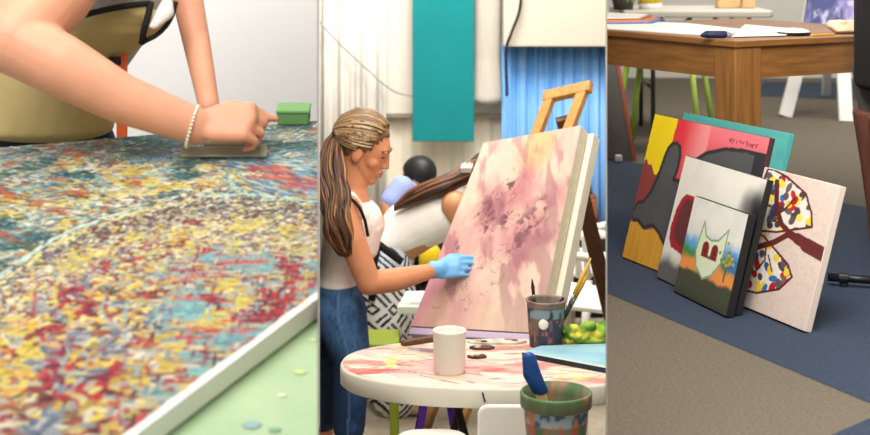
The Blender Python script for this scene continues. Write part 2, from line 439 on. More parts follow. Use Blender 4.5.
polystroke([(-40, 315), (0, 284), (60, 243), (130, 215), (200, 200)], .003, H('#d9d08a'))
polystroke([(0, 215), (60, 205), (130, 196), (190, 186), (240, 170)], .003, H('#d9bc48'))
polystroke([(0, 196), (60, 182), (120, 178), (180, 172)], .0035, H('#84b0b0'))
polystroke([(228, 178), (236, 190), (262, 198), (290, 201), (318, 203)], .004, H('#a9c7b0'))
polystroke([(228, 178), (250, 174), (262, 176)], .005, H('#d8dcb0'))
for k in range(40):                          # loose red lines of the grid
    px = random.uniform(165, 300); py = random.uniform(262, 400); w = random.uniform(12, 46)
    if (px+w-318)*-.74+298 < py+8: continue
    polystroke([(px, py), (px+w*.5, py+random.uniform(-1.5, 1.5)), (px+w, py+random.uniform(-2, 2))], .0034, random.choice(PAL('#b83238', '#a82834', '#c0403c', '#8c2636')), .003)
for k in range(12):
    px = random.uniform(20, 250); py = random.uniform(270, 400); w = random.uniform(14, 34)
    if (px-318)*-.74+298 < py+w: continue
    polystroke([(px, py), (px+random.uniform(-3, 3), py+w*.5), (px+random.uniform(-5, 5), py+w)], .003, random.choice(PAL('#9c3038', '#c8b04a', '#74a0a0', '#862c3a')), .003)
for k in range(7):
    polystroke([(random.uniform(60, 90)+k*14, 166-k*.5), (110+k*14, 158), (150+k*10, 150)], .007, random.choice(PAL('#5a6a60', '#7a9aa8', '#4e6a86', '#8f9a88')), .004)

cv = thing('stretched_canvas', 'huge multicoloured abstract canvas lying on the pale green work table', 'painting', tuple((FL+NR)/2-NRM*.04))
un, vnn = 620, 760
def cfun(a):
    pass
u = np.linspace(0, 1, un); v = np.linspace(0, 1, vnn); U, V = np.meshgrid(u, v)
w_ = lambda q: q[..., None]
XX = w_((1-U)*(1-V))*np.array(FL)+w_(U*(1-V))*np.array(FR)+w_(U*V)*np.array(NR)+w_((1-U)*V)*np.array(NL)
ii = np.clip(((XX[..., 0]-X0)/RS).astype(int), 0, NW-1); jj = np.clip(((XX[..., 1]-V0)/RS).astype(int), 0, NH-1)
CC = buf[jj, ii]; HH = hgt[jj, ii]
white = sst(.988, .992, U+.006*fbm(V*60, U*3, 3, 5))      # bare uneven margin along the right edge
CC = mixc(CC, H('#efece2'), white)
XX = XX+w_(HH*.0016*(1-white))*np.array(NRM)
gridmesh('painted_surface', XX, CC, M_acryl, cv)
mb = MB(); dn = NRM*-.042; mb.prism([p-NRM*.001 for p in (FL, FR, NR, NL)], dn+NRM*.001)
o = mb.obj('canvas_edge', M_white, cv, bevel=.004); o['label'] = 'bare white canvas edge'
# --- green table
def tb(x, y, off): return Vector((x, y, pz(y)+off))
gt = thing('work_table', 'pale green paint-speckled table under the huge abstract canvas', 'table', (-.5, 2.9, Z1))
mgreen = mat('pale green table paint', '#b9cfa4', .55, col2='#a3bf96', scale=7, bump=.1)
MB().prism([tb(-1.35, 1.95, -.047), tb(.4, 1.95, -.047), tb(.4, 3.66, -.047), tb(-1.35, 3.24, -.047)], NRM*-.035).obj('tabletop', mgreen, gt)
for x, y in ((-1.2, 2.1), (-.24, 2.1), (-1.2, 3.4), (-.34, 3.4)):
    MB().bar((x, y, Z1), (x, y, pz(y)-.085), .05).obj('leg', M_blackmetal, gt)
# spots of paint on the table
for px, py, r, c in ((300, 372, .012, '#c9d98a'), (252, 425, .016, '#8fb0b0'), (282, 395, .008, '#e6e8d0'), (312, 340, .009, '#c8dba0'), (275, 430, .011, '#7fa888')):
    p = onp(px, py, -.0455); MB().hull((p, (r, r*.7, .0006), R15)).obj('paint_spot', mat('spot '+c, c, .5), gt, True)
# --- green box at the far side
p = onp(294, 122); bx = thing('paint_box', 'small green box standing at the far edge of the abstract canvas', 'box', tuple(p))
MB().box(p+NRM*.016, (.076, .05, .03), R15).obj('body', mat('green card', '#6d9c5e', .7), bx, bevel=.004)
MB().box(p+NRM*.035, (.08, .054, .009), R15).obj('lid', mat('green card lid', '#76a866', .7), bx, bevel=.003)
# --- person leaning over the canvas
YA = 3.36
W1 = onp(194, 150); wrist = P(195, 126, YA); elbow = P(12, 40, 3.34); sh = P(100, -75, 3.55)
pe = thing('person', 'person in khaki apron and pearl bracelet leaning over the huge abstract canvas', 'person', (P(45, 110, 3.85).x, 3.85, Z1))
mb = MB()
pelv, wai, che = P(42, 130, 3.86), P(58, 70, 3.86), P(120, -10, 3.8)
mb.chain((pelv, (.165, .12, .12)), (wai, (.15, .115, .1)), (che, (.14, .13, .1)))
shf = P(172, -70, 3.92)
mb.hull((sh, .075), (che, .09)); mb.hull((shf, .06), (che, .09)); mb.hull((P(140, -80, 3.75), .07), (che, .1))
M, R = headM(P(205, -150, 3.66), -.35, .7); add_head(mb, M, R)
mb.hull((P(150, -85, 3.74), .06), (M@Vector((-.02, 0, -.06)), .055))
mb.chain((sh, .082), (P(52, -5, 3.44), .092), (elbow, .078)); mb.chain((elbow, .076), (P(62, 66, 3.33), .07), (P(120, 98, 3.34), .056), (wrist, (.042, .036, .043)))
# gripping hand, index finger stretched forward
fw = Vector((1, .05, .04)); up = Vector((.12, -.7, .7)); sd = Vector((0, .7, .7))
add_hand(mb, P(199, 124, YA), fw, up, sd, (.7, 1.2, .9), 1.3)
mb.chain((P(246, 112, YA+.03), .017), (P(264, 117, YA+.05), .012), (P(276, 119, YA+.06), .0085))
# far arm
wf = P(209, 106, 3.62)
mb.chain((shf, .055), (P(186, -8, 3.82), .04), (P(196, 40, 3.76), .035), (wf, .026))
add_hand(mb, wf, (.3, -.3, -.75), (.6, .5, .5), (-.7, .3, 0), (.3, .4, .3), .95)
for sgn, xx_ in ((-1, 20), (1, 75)):
    hp = P(xx_, 150, 3.88); mb.chain((hp, .095), (Vector((hp.x, 3.92, Z1+.45)), .06), (Vector((hp.x, 3.95, Z1+.1)), .04)); mb.hull((Vector((hp.x, 3.95, Z1+.06)), .042), (Vector((hp.x, 3.8, Z1+.035)), (.04, .05, .03)))
mb.blob('body', M_skin, pe, .0055, 3)
# hair and face (above the frame)
mb = MB(); cap_hair(mb, M, R); mb.hull((M@Vector((-.1, 0, .05)), .05)); mb.obj('hair', mat('dark brown hair', '#3c281b', .5), pe, True)
face_parts(pe, M, R)
mb = MB()                                     # trousers
for xx_ in (20, 75):
    hp = P(xx_, 150, 3.88); mb.chain((P(42, 128, 3.86), (.17, .125, .09)), (hp, .108)); mb.chain((hp, .108), (Vector((hp.x, 3.92, Z1+.45)), .075), (Vector((hp.x, 3.95, Z1+.12)), .06))
mb.blob('trousers', mat('navy trousers', '#1d2333', .8), pe, .008, 4)
mb = MB(); mb.chain((wai, (.158, .122, .1)), (che, (.14, .134, .1))); mb.hull((sh, .09), (che, .1)); mb.hull((shf, .07), (che, .1))
mb.chain((sh, .098), (P(82, -45, 3.5), .1)); mb.blob('shirt', mat('grey shirt', '#b9b6b6', .85, var=.05), pe, .007, 4)
mkh = mat('khaki apron', '#c2ae76', .85, col2='#b39d64', scale=5, bump=.25)
mb = MB(); mb.hull((P(112, 28, 3.72), (.125, .1, .03)), (P(62, 58, 3.8), (.155, .13, .05))); mb.hull((P(62, 58, 3.8), (.16, .13, .05)), (P(44, 128, 3.82), (.178, .13, .035)))
mb.hull((P(126, 18, 3.72), (.11, .1, .03)), (P(100, 38, 3.74), (.09, .1, .03))); ap = mb.blob('apron', mkh, pe, .006, 6)
mtrim = mat('black apron piping', '#15130f', .7)
dep = 3.592
MB().tube(bez([P(72, 19, dep+.01), P(92, 13, dep), P(120, 7, dep), P(150, 3, dep+.01)], 14), .0075, 8).obj('piping', mtrim, pe, True)
MB().tube(bez([P(151, 2, dep+.01), P(148, 16, dep), P(144, 30, dep), P(142, 43, dep+.02)], 12), .0085, 8).obj('piping', mtrim, pe, True)
MB().tube(bez([P(143, 42, dep+.02), P(158, 34, dep+.02), P(170, 20, dep+.04), P(176, 2, dep+.06)], 12), .006, 8).obj('piping', mtrim, pe, True)
MB().hull((P(154, 26, dep), (.012, .012, .008)), (P(165, 12, dep+.02), (.022, .014, .02)), (P(168, 2, dep+.03), (.012, .014, .02))).obj('neckerchief', M_white, pe, True)
so = MB().bar(P(122, 46, 3.72), P(122, 140, 3.72), .026, .012, (0, 1, 0)).obj('strap', mat('orange webbing', '#ef6a35', .7), pe, bevel=.003)
MB().box(P(115, 61, 3.69), (.028, .02, .02)).obj('buckle', mtrim, so, bevel=.003)

# bracelet of little pearls
mb = MB(); ax = (elbow-wrist).normalized(); c0 = P(192.5, 126.5, YA); a1 = ax.cross(Vector((0, 0, 1))).normalized(); a2 = a1.cross(ax)
tilt = Matrix.Rotation(.45, 3, a1)
for i in range(34):
    t = 2*PI*i/34; q = c0+(a1*math.cos(t)*.041+a2*math.sin(t)*.0465)+ax*.008*math.sin(t); mb.hull((q, .0042))
mb.obj('bracelet', mat('pearl beads', '#e3ddcb', .3), pe, True)
# scraper held flat on the paint
sc = thing('scraper', 'pale translucent scraper under the gripping hand on the abstract canvas', 'tool', tuple(onp(222, 156)))
Rs = R15@Matrix.Rotation(.5, 3, 'X')
MB().box(onp(224, 157)+NRM*.013, (.195, .03, .005), Rs).obj('blade', mat('cream scraper', '#a29e84', .4, trans=.15), sc, bevel=.002)
MB().box(onp(232, 154)+NRM*.024+Vector((0, .01, 0)), (.13, .016, .012), Rs).obj('grip', mat('cream grip', '#c2bca4', .4), sc, bevel=.006)

# ================================================================== BAY 3: canvases leaning by the wooden table
BAY = 3
def UVN(U, V, s, seed): return fbm(U*s, V*s, 4, seed)
def lean_canvas(label, BL, TL, w, d, t, func, edge, nu=150, right=False):
    """BL, TL pixel corners; the canvas stands on the floor and leans back; d is its horizontal direction"""
    b = onz(*BL, 0); d = Vector((d[0], d[1], 0)).normalized(); n = Vector((-d.y, d.x, 0))   # n points back
    if n.x < 0: n = -n
    # solve T = b + n*s + z*h on the ray of TL
    kx, kz = (TL[0]-435)/F, (TL[1]-YH)/F
    # b.x + n.x s = kx (b.y + n.y s);   z = HC - kz*Y
    s = (kx*b.y-b.x)/(n.x-kx*n.y); Y = b.y+n.y*s; h = HC-kz*Y
    up = n*s+Vector((0, 0, h)); L = up.length; upn = up.normalized(); b = b-d*w if right else b; nb = d.cross(upn); nb = nb if nb.dot(n) > 0 else -nb
    nb.normalize()
    th = thing('painted_canvas', label, 'painting', tuple(b+d*w/2), 'canvases leaning against the wooden table')
    off = Vector((0, 0, max(0, -nb.z*t)))      # lift so the rear lower edge rests on the floor
    b = b+off
    BLv, BRv, TRv, TLv = b, b+d*w, b+d*w+up, b+up
    MB().prism([BLv, BRv, TRv, TLv], nb*t).obj('canvas_edge', edge, th, bevel=.002)
    f = -nb*.0006
    e = .0015
    ins = lambda p, a, c: p+f+d*a*e+upn*c*e
    painted('painted_front', ins(BLv, 1, 1), ins(BRv, -1, 1), ins(TRv, -1, -1), ins(TLv, 1, -1), nu, int(nu*L/w), func, M_paint, th)
    print('CANVAS', label[:20], 'w', round(w, 3), 'h', round(L, 3), 'lean', round(math.degrees(math.atan2(s, h)), 1), 'BR px', [round(q, 1) for q in topx(BRv)], 'TR', [round(q, 1) for q in topx(TRv)])
    return th, (BLv, BRv, TRv, TLv, nb)
def topx(p): return (p.x/p.y*F+435, (HC-p.z)/p.y*F+YH)

def p_red(U, V):
    C = np.broadcast_to(H('#d8343e'), U.shape+(3,)).copy(); Uj = U+.02*(fbm(U*8, V*8, 3, 2)-.5)
    C = mixc(C, H('#f0a0a0'), .75*sst(.34, .56, Uj)*(Uj < .575)*sst(.55, .9, V+.1))
    C = np.where((Uj >= .575)[..., None], mixc(np.broadcast_to(H('#dc4a5c'), C.shape), H('#e88a92'), sst(.75, 1, V)*.6), C)
    yel = (Uj < .275)
    C = np.where(yel[..., None], mixc(np.broadcast_to(H('#f6dc12'), C.shape), H('#e9c41a'), fbm(U*6, V*3, 3, 4)), C)
    # brown red patch on the left under the wavy yellow edge
    edge = .655+.022*np.sin(U*34)+.014*np.sin(U*70)-.06*sst(.14, .19, U)*(U < .27)
    br = (V < edge) & (U < .33)
    C = np.where(br[..., None], mixc(np.broadcast_to(H('#a24e43'), C.shape), H('#8a3d38'), sst(.2, .5, fbm(U*4, V*5, 3, 9))), C)
    # ochre bottom
    oc = V < .245+.02*np.sin(U*24)
    C = np.where(oc[..., None], mixc(np.broadcast_to(H('#dfa63c'), C.shape), H('#c98f2c'), fbm(U*40, V*4, 3, 12)), C)
    # grey figure
    gp = [(.015, .33), (.05, .385), (.11, .40), (.17, .48), (.21, .6), (.228, .72), (.245, .79), (.275, .83), (.315, .84), (.35, .82), (.372, .76), (.375, .68), (.36, .6), (.42, .6), (.47, .73), (.58, .82), (.72, .875), (.86, .89), (.965, .885), (1.01, .6), (1.01, .1), (.5, .1), (.33, .24), (.26, .27), (.18, .235), (.1, .27), (.04, .26), (.015, .28)]
    gp = [(a, b) for a, b in gp]
    gm = inpoly(U, V, gp); C = np.where(gm[..., None], mixc(np.broadcast_to(H('#47484c'), C.shape), H('#58595d'), fbm(U*5, V*6, 4, 21)), C)
    dk = (dline(U, V, gp) < .012) & (U > .01) & (U < .99); C = np.where(dk[..., None], H('#2e2e31'), C)
    sp = (U > .93) & (V < .9); C = np.where(sp[..., None], H('#2c2d30'), C)
    # small sketch lines at the upper right
    rk = np.random.default_rng(5)
    for k in range(12):
        a = .73+.018*k; C = np.where((dline(U, V, [(a, .955-rk.random()*.02), (a+rk.uniform(-.008, .012), .92+rk.random()*.02)]) < .004)[..., None], H('#7c2a34'), C)
    return C
def p_teal(U, V): return mixc(np.broadcast_to(H('#3f9a97'), U.shape+(3,)), H('#62b5ae'), fbm(U*5, V*14, 4, 6))
def p_figure(U, V):
    n = fbm(U*5, V*5, 4, 8); C = mixc(np.broadcast_to(H('#f0ece2'), U.shape+(3,)), H('#dedad0'), n)
    # smoky dark right side and foot
    dk = np.clip(sst(1.1, .3, np.hypot((U-.96)/.2, (V-.74)/.26)+.9*(n-.5))+sst(.25, .12, V+.2*(n-.5))*sst(.0, .1, U+.1), 0, 1)
    C = mixc(C, H('#3c3c3f'), dk*.9)
    C = mixc(C, H('#1e1d20'), sst(.84, .95, U+.2*(n-.5))*sst(.95, .75, V))
    pl = [(.045, .33), (.03, .42), (.045, .56), (.08, .66), (.13, .71), (.42, .71), (.42, .2), (.2, .25), (.09, .27)]
    C = np.where(inpoly(U, V, pl)[..., None], H('#a3202c'), C)
    pi_ = [(.1, .34), (.075, .42), (.09, .56), (.12, .64), (.16, .675), (.4, .67), (.4, .28), (.2, .3)]
    C = np.where(inpoly(U, V, pi_)[..., None], mixc(np.broadcast_to(H('#54252a'), C.shape), H('#6e3136'), n), C)
    return C
def p_cat(U, V):
    n = fbm(U*6, V*6, 4, 31); sh = U.shape+(3,)
    C = mixc(np.broadcast_to(H('#ece9e2'), sh), H('#d3d2cc'), n)
    C = mixc(C, H('#5aa6dc'), sst(.68, .52, V+.2*(n-.5)))
    gr = sst(.55, .44, V+.16*(n-.5)); C = mixc(C, H('#4a8a48'), gr*sst(.0, .2, 1-U+.2*n))
    C = mixc(C, H('#2f6ea8'), sst(.72, .8, U)*sst(.62, .5, V)*sst(.34, .42, V)*.8)
    C = mixc(C, H('#e8944a'), sst(.43, .36, V+.12*(n-.5)))
    C = mixc(C, H('#454a38'), sst(.285, .24, V+.1*(n-.5)))
    C = mixc(C, H('#33382c'), sst(.12, .0, V)*.6)
    hp = [(.3, .33), (.24, .47), (.26, .62), (.29, .79), (.37, .655), (.48, .63), (.6, .655), (.74, .79), (.74, .62), (.72, .45), (.6, .3), (.46, .235)]
    ins = inpoly(U, V, hp); C = np.where(ins[..., None], mixc(np.broadcast_to(H('#dfe8cc'), sh), H('#cddcb8'), n), C)
    ol = dline(U, V, hp+hp[:1]) < .011; C = np.where(ol[..., None], H('#8fa482'), C)
    for cx in (.405, .575):
        wi = (abs(U-cx) < .062) & (V > .45) & ((V < .545) | ((((U-cx)/.062)**2+((V-.545)/.06)**2) < 1))
        C = np.where(wi[..., None], H('#8c1f26'), C)
        fr = wi & ((abs(U-cx) < .008) | (abs(V-.51) < .006)); C = np.where(fr[..., None], H('#3a1516'), C)
    C = np.where((dline(U, V, [(.47, .47), (.49, .45), (.51, .47)]) < .012)[..., None], H('#6a5a5a'), C)
    tr = dline(U, V, [(.83, .3), (.83, .46)]) < .013; C = np.where(tr[..., None], H('#5d5a26'), C)
    rk = np.random.default_rng(3)
    for k in range(26):
        a, b = .83+rk.normal()*.055, .5+rk.normal()*.05; C = np.where((np.hypot(U-a, (V-b)*1.2) < .022)[..., None], random.choice(PAL('#7d8a2c', '#a8a030', '#5f7a2c', '#c0a83a')), C)
    return C
def p_tree(U, V):
    n = fbm(U*60, V*60, 3, 41); sh = U.shape+(3,)
    C = mixc(np.broadcast_to(H('#ddcbc0'), sh), H('#cbb6ab'), n)
    up = [(.40, .995), (.45, 1.0), (.58, .97), (.76, .89), (.84, .77), (.87, .68), (.6, .575), (.36, .53), (.36, .8)]
    lo = [(.36, .53), (.5, .52), (.76, .38), (.81, .31), (.73, .2), (.56, .12), (.4, .1), (.3, .12), (.3, .4)]
    for poly in (up, lo):
        C = np.where(inpoly(U, V, poly)[..., None], mixc(np.broadcast_to(H('#eee6dc'), sh), H('#d9cfc6'), n), C)
    rk = np.random.default_rng(17); pal = PAL('#e8c93a', '#e8c93a', '#b3202c', '#2f6fb4', '#2f4f8c', '#4c3f42', '#5f5254', '#c9242c', '#6b5d5c', '#f0d84a')
    for poly in (up, lo):
        a0, a1 = min(q[0] for q in poly), max(q[0] for q in poly); b0, b1 = min(q[1] for q in poly), max(q[1] for q in poly)
        m = inpoly(U, V, poly)
        for k in range(75):
            a, b = rk.uniform(a0, a1), rk.uniform(b0, b1); an = rk.uniform(0, PI); L, W = rk.uniform(.022, .04), rk.uniform(.017, .025); c = pal[rk.integers(len(pal))]
            x, y = U-a, (V-b)*.85; q = ((x*math.cos(an)+y*math.sin(an))/L)**2+((y*math.cos(an)-x*math.sin(an))/W)**2
            C = np.where(((q < 1) & m)[..., None], c, C)
    brn = H('#5a2424')
    for poly in (up, lo): C = np.where((dline(U, V, poly+poly[:1]) < .008)[..., None], brn, C)
    for pts, r in (([(1.0, .525), (.86, .55)], .05), ([(.9, .545), (.78, .575)], .04), ([(.82, .565), (.7, .59)], .03), ([(.72, .59), (.62, .64), (.55, .74), (.5, .92)], .02), ([(.7, .585), (.6, .5), (.47, .43), (.34, .4)], .021),
                   ([(.53, .67), (.62, .74), (.68, .84)], .007), ([(.5, .74), (.42, .74)], .007), ([(.54, .47), (.56, .36), (.5, .25)], .007), ([(.48, .44), (.42, .3)], .007), ([(.58, .4), (.64, .3)], .006)):
        d = dline(U, V, pts); C = np.where((d < r)[..., None], mixc(np.broadcast_to(brn, sh), H('#6e2e2a'), n), C)
    return C
mk_dk = mat('black painted canvas edge', '#1a1a1a', .6); mk_red = mat('dark canvas edge', '#46262a', .7); mk_teal = mat('teal canvas edge', '#4aa39f', .6); mk_tan = mat('linen canvas edge', '#dccbbf', .8)
DC = (.30, -.954); DR = (.38, -.925)
lean_canvas('small canvas painting of a white cat-eared house, frontmost of the leaning pictures', (673.5, 293), (695, 197.5), .31, DC, .024, p_cat, mk_dk, 150)
lean_canvas('white canvas with dark red shape and black smoke, right behind the cat-eared house', (656, 278.5), (686, 157), .48, DC, .02, p_figure, mk_dk, 150)
lean_canvas('pinkish beige canvas of a sideways tree with dotted colourful leaves', (804.5, 334), (840, 188), .345, (.36, -.933), .022, lambda U, V: p_tree(.365+.635*U, V), mk_tan, 200, right=True)
lean_canvas('canvas painted yellow, red and ochre with a grey curving figure', (622, 258.5), (655, 115), .63, DR, .018, lambda U, V: p_red(np.clip(U, 0, 1)**.86, V), mk_red, 200)
lean_canvas('teal canvas, hindmost of the leaning pictures, mostly hidden', (650, 248), (684, 114), .585, DR, .02, p_teal, mk_teal, 80)

# --- wooden table
YC = 4.78; zt = HC-(41-YH)/F*YC
TC = Vector(((735-435)/F*YC, YC, zt)); dl = Vector((-.5, .866, 0)); dr = Vector((.866, .5, 0)); LL, LR = 1.05, .95
wt = thing('wooden_table', 'warm brown wooden table with square leg behind the leaning canvases', 'table', (TC.x, TC.y, 0))
def tp(a, b, z): return Vector((TC.x, TC.y, z))+dl*a+dr*b
M_tw = mat('oiled table wood', '#8c5e2f', .42, var=.25, scale=5, stretch=(1.2, 1.2, 14), detail=5)
M_twleg = mat('oiled leg wood', '#8c5e2f', .42, var=.25, scale=5, stretch=(14, 14, 1.2), detail=5)
MB().prism([tp(0, 0, zt-.022), tp(LL, 0, zt-.022), tp(LL, LR, zt-.022), tp(0, LR, zt-.022)], (0, 0, .022)).obj('tabletop', M_tw, wt, bevel=.004)
i_ = .012
MB().prism([tp(i_, i_, zt-.125), tp(LL-i_, i_, zt-.125), tp(LL-i_, i_+.022, zt-.125), tp(i_, i_+.022, zt-.125)], (0, 0, .102)).obj('apron', M_tw, wt)
MB().prism([tp(i_+.002, i_, zt-.125), tp(i_+.024, i_, zt-.125), tp(i_+.024, LR-i_, zt-.125), tp(i_+.002, LR-i_, zt-.125)], (0, 0, .102)).obj('apron', M_tw, wt)
MB().prism([tp(LL-.034, i_, zt-.125), tp(LL-i_, i_, zt-.125), tp(LL-i_, LR-i_, zt-.125), tp(LL-.034, LR-i_, zt-.125)], (0, 0, .102)).obj('apron', M_tw, wt)
for a, b in ((i_-.004, i_-.004), (LL-.11, i_), (i_, LR-.12), (LL-.11, LR-.12)):
    MB().prism([tp(a, b, 0), tp(a+.1, b, 0), tp(a+.1, b+.11, 0), tp(a, b+.11, 0)], (0, 0, zt-.022)).obj('leg', M_twleg, wt, bevel=.003)
def ont(px, py, up=0): return onz(px, py, zt+up)
# papers and things on the table
def sheet(name, label, pts, t, m, cat='paper', z0=0, group=None):
    return tag(MB().prism([ont(*p)+Vector((0, 0, z0)) for p in pts], (0, 0, t)).obj(name, m), label, cat, group)
sheet('paper_sheet', 'large white paper sheet spread along the left of the wooden table', [(604, 29), (726, 37), (742, 30), (690, 24), (604, 20)], .003, M_paper)
sheet('paper_sheet', 'white paper sheet lying on the table between navy case and sketchbook', [(732, 38), (786, 36.6), (800, 31), (745, 26)], .003, M_paper, z0=.0035)
cols = ('#3b86c0', '#d98a9a', '#c9a06a', '#b5603c', '#e8e2d8')
for i, c in enumerate(cols):
    lab = ('blue', 'pink', 'tan', 'rust brown', 'cream')[i]
    sheet('coloured_card', lab+' card sheet in the colourful pile at the left end of the wooden table', [(600, 25), (652-i*3, 24.5), (664-i*4, 21), (600, 19)], .0045, mat('card '+c, c, .7), 'card', .0032+.005*i, 'pile of coloured cards')
p = ont(715, 34.5, .0115); nv = thing('pen_case', 'navy blue pen case lying on the white sheet near the table corner', 'pen case', tuple(p))
q = ont(715, 34.5, .015); MB().chain((q+Vector((-.042, .0, -.003)), (.006, .008, .006)), (q+Vector((-.025, 0, 0)), (.014, .014, .0125)), (q+Vector((.03, 0, 0)), (.014, .014, .0125))).obj('body', mat('navy case', '#1c2244', .5), nv, True)
MB().chain((q+Vector((.04, 0, 0)), (.01, .012, .011)), (q+Vector((.05, 0, -.002)), (.004, .009, .009))).obj('tip', mat('grey cap', '#8f90a0', .4), nv, True)
p = ont(794, 35.3); pl = thing('paint_palette', 'white domed paint dish with black rim on the wooden table', 'dish', tuple(p))
MB().lathe([(0, 0), (.05, 0), (.056, .008), (.054, .012), (0, .012)], p, 32).obj('dish', M_blackmetal, pl, True)
MB().lathe([(.053, .012), (.045, .019), (.025, .024), (0, .0255), ], p, 32).obj('cover', M_white, pl, True)
tag(MB().tube([ont(812, 35.3, .005), ont(834, 34.2, .005)], .0042, 6).obj('pencil', mat('yellow pencil', '#d9a52c', .4)), 'yellow pencil lying beside the domed dish on the table', 'pencil')
p = ont(850, 33.5); mb = MB(); mb.hull((p+Vector((-.068, 0, .03)), (.012, .03, .014)), (p+Vector((-.05, 0, .012)), (.012, .04, .01)), (p+Vector((.07, .02, .012)), (.02, .045, .011)), (p+Vector((.06, .02, .038)), (.02, .035, .01)))
mb.hull((p+Vector((-.068, -.005, .04)), (.01, .02, .006)), (p+Vector((-.03, 0, .04)), (.02, .03, .008)))
tag(mb.blob('folded_cloth', mat('cream cloth', '#ead9b8', .9, var=.06, scale=30, bump=.3), None, .004, 3), 'cream folded cloth at the right end of the wooden table', 'cloth')

# --- person in black at the right edge
X5 = 1.405; Y5 = 4.68
pb = thing('person', 'person in black clothes and brown boots, cut off at the right edge by the table', 'person', (X5, Y5, 0))
mb = MB()
for dy in (-.0, .17):
    mb.chain((Vector((X5+.04, Y5+dy, .8)), .085), (Vector((X5+.04, Y5+dy, .46)), .055), (Vector((X5+.045, Y5+dy, .1)), .035)); mb.hull((Vector((X5+.045, Y5+dy, .05)), .035), (Vector((X5+.15, Y5+dy+.02, .035)), .03))
mb.chain((Vector((X5+.05, Y5+.085, .85)), (.11, .16, .1)), (Vector((X5+.05, Y5+.085, 1.1)), (.1, .14, .1)), (Vector((X5+.06, Y5+.085, 1.32)), (.1, .18, .08)))
M, R = headM(Vector((X5+.03, Y5+.09, 1.58)), 2.6, .35); add_head(mb, M, R); mb.hull((Vector((X5+.05, Y5+.085, 1.36)), .055), (M@Vector((-.02, 0, -.06)), .052))
for dy, sg in ((-.1, -1), (.27, 1)):
    mb.chain((Vector((X5+.06, Y5+dy, 1.34)), .05), (Vector((X5+.12, Y5+dy, 1.1)), .04), (Vector((X5-.08, Y5+.1+dy*.6, 1.12)), .03))
    add_hand(mb, Vector((X5-.08, Y5+.1+dy*.6, 1.12)), (-1, .3, -.1), (0, 0, 1), (0, -sg, 0), (.2, .3, .2), .95)
mb.blob('body', M_skin2, pb, .007, 3); face_parts(pb, M, R)
mb = MB(); cap_hair(mb, M, R); mb.obj('hair', mat('dark brown hair', '#3c281b', .5), pb, True)
mb = MB(); mb.chain((Vector((X5+.05, Y5+.085, 1.36)), (.1, .17, .06)), (Vector((X5+.05, Y5+.085, 1.1)), (.115, .155, .1)), (Vector((X5+.05, Y5+.07, .86)), (.12, .175, .08)), (Vector((X5+.05, Y5+.06, .555)), (.125, .15, .03)))
for dy in (-.1, .27): mb.chain((Vector((X5+.06, Y5+dy, 1.34)), .062), (Vector((X5+.12, Y5+dy, 1.1)), .052))
mb.blob('coat', M_black, pb, .008, 4)
mb = MB()
for dy in (-.0, .17):
    mb.chain((Vector((X5+.04, Y5+dy, .6)), .095), (Vector((X5+.04, Y5+dy, .47)), .075))
mb.blob('leggings', mat('grey leggings', '#5f5a58', .85), pb, .008, 3)
for dy in (-.0, .17):
    mb = MB(); mb.chain((Vector((X5+.04, Y5+dy, .455)), (.094, .088, .012)), (Vector((X5+.042, Y5+dy, .3)), (.072, .07, .03)), (Vector((X5+.045, Y5+dy, .12)), (.05, .05, .04)), (Vector((X5+.05, Y5+dy, .05)), (.052, .045, .045))); mb.hull((Vector((X5+.05, Y5+dy, .045)), (.05, .045, .042)), (Vector((X5+.16, Y5+dy+.02, .035)), (.04, .042, .03)))
    mb.blob('boot', mat('brown leather boot', '#6b4234', .5, var=.15, scale=12), pb, .006, 3)
# --- black metal stand foot on the floor
p0, p1 = onz(828, 277, .026), onz(885, 281, .026)
ms = thing('metal_stand', 'black metal stand foot lying low behind the sideways tree canvas', 'stand', (p0.x, p0.y, 0))
MB().tube([p0, p1], .012, 12).obj('foot_bar', M_blackmetal, ms, True)
MB().tube([p0.lerp(p1, .2), p0.lerp(p1, .36)], .0155, 12).obj('collar', M_blackmetal, ms)
MB().bar(p1+Vector((0, 0, -.01)), p1+Vector((.02, 0, .55)), .024).obj('post', M_blackmetal, ms)
for t in (.28, .9): q = p0.lerp(p1, t); MB().lathe([(0, 0), (.011, 0), (.011, .012), (0, .012)], (q.x, q.y, 0.0015), 12).obj('rubber_foot', M_black, ms)
# --- grey board with an orange edge at the left
ybd = 6.85
def bd(px, py, Y=ybd): return P(px, py, Y)
b0 = onz(634, 161, 0); b1 = P(617, 62, b0.y+.12); lft = Vector((-.32, .12, 0))
bo = thing('leaning_board', 'dark grey board with orange edge leaning behind the table, left side', 'board', tuple(b0))
th_ = Vector((.0, .012, 0))
MB().prism([b0+lft, b0, b1, b1+lft], th_).obj('panel', mat('dark grey board', '#75706a', .7, var=.08, scale=5), bo)
MB().bar(b0+Vector((.004, .002, 0)), b1+Vector((.004, .002, 0)), .016, .016, (0, 1, 0)).obj('edge_strip', mat('orange edging', '#b5573c', .6), bo)
MB().box(onz(618, 162, 0)+Vector((0, -.02, .02)), (.03, .03, .03)).obj('foot', M_white, bo, bevel=.006)
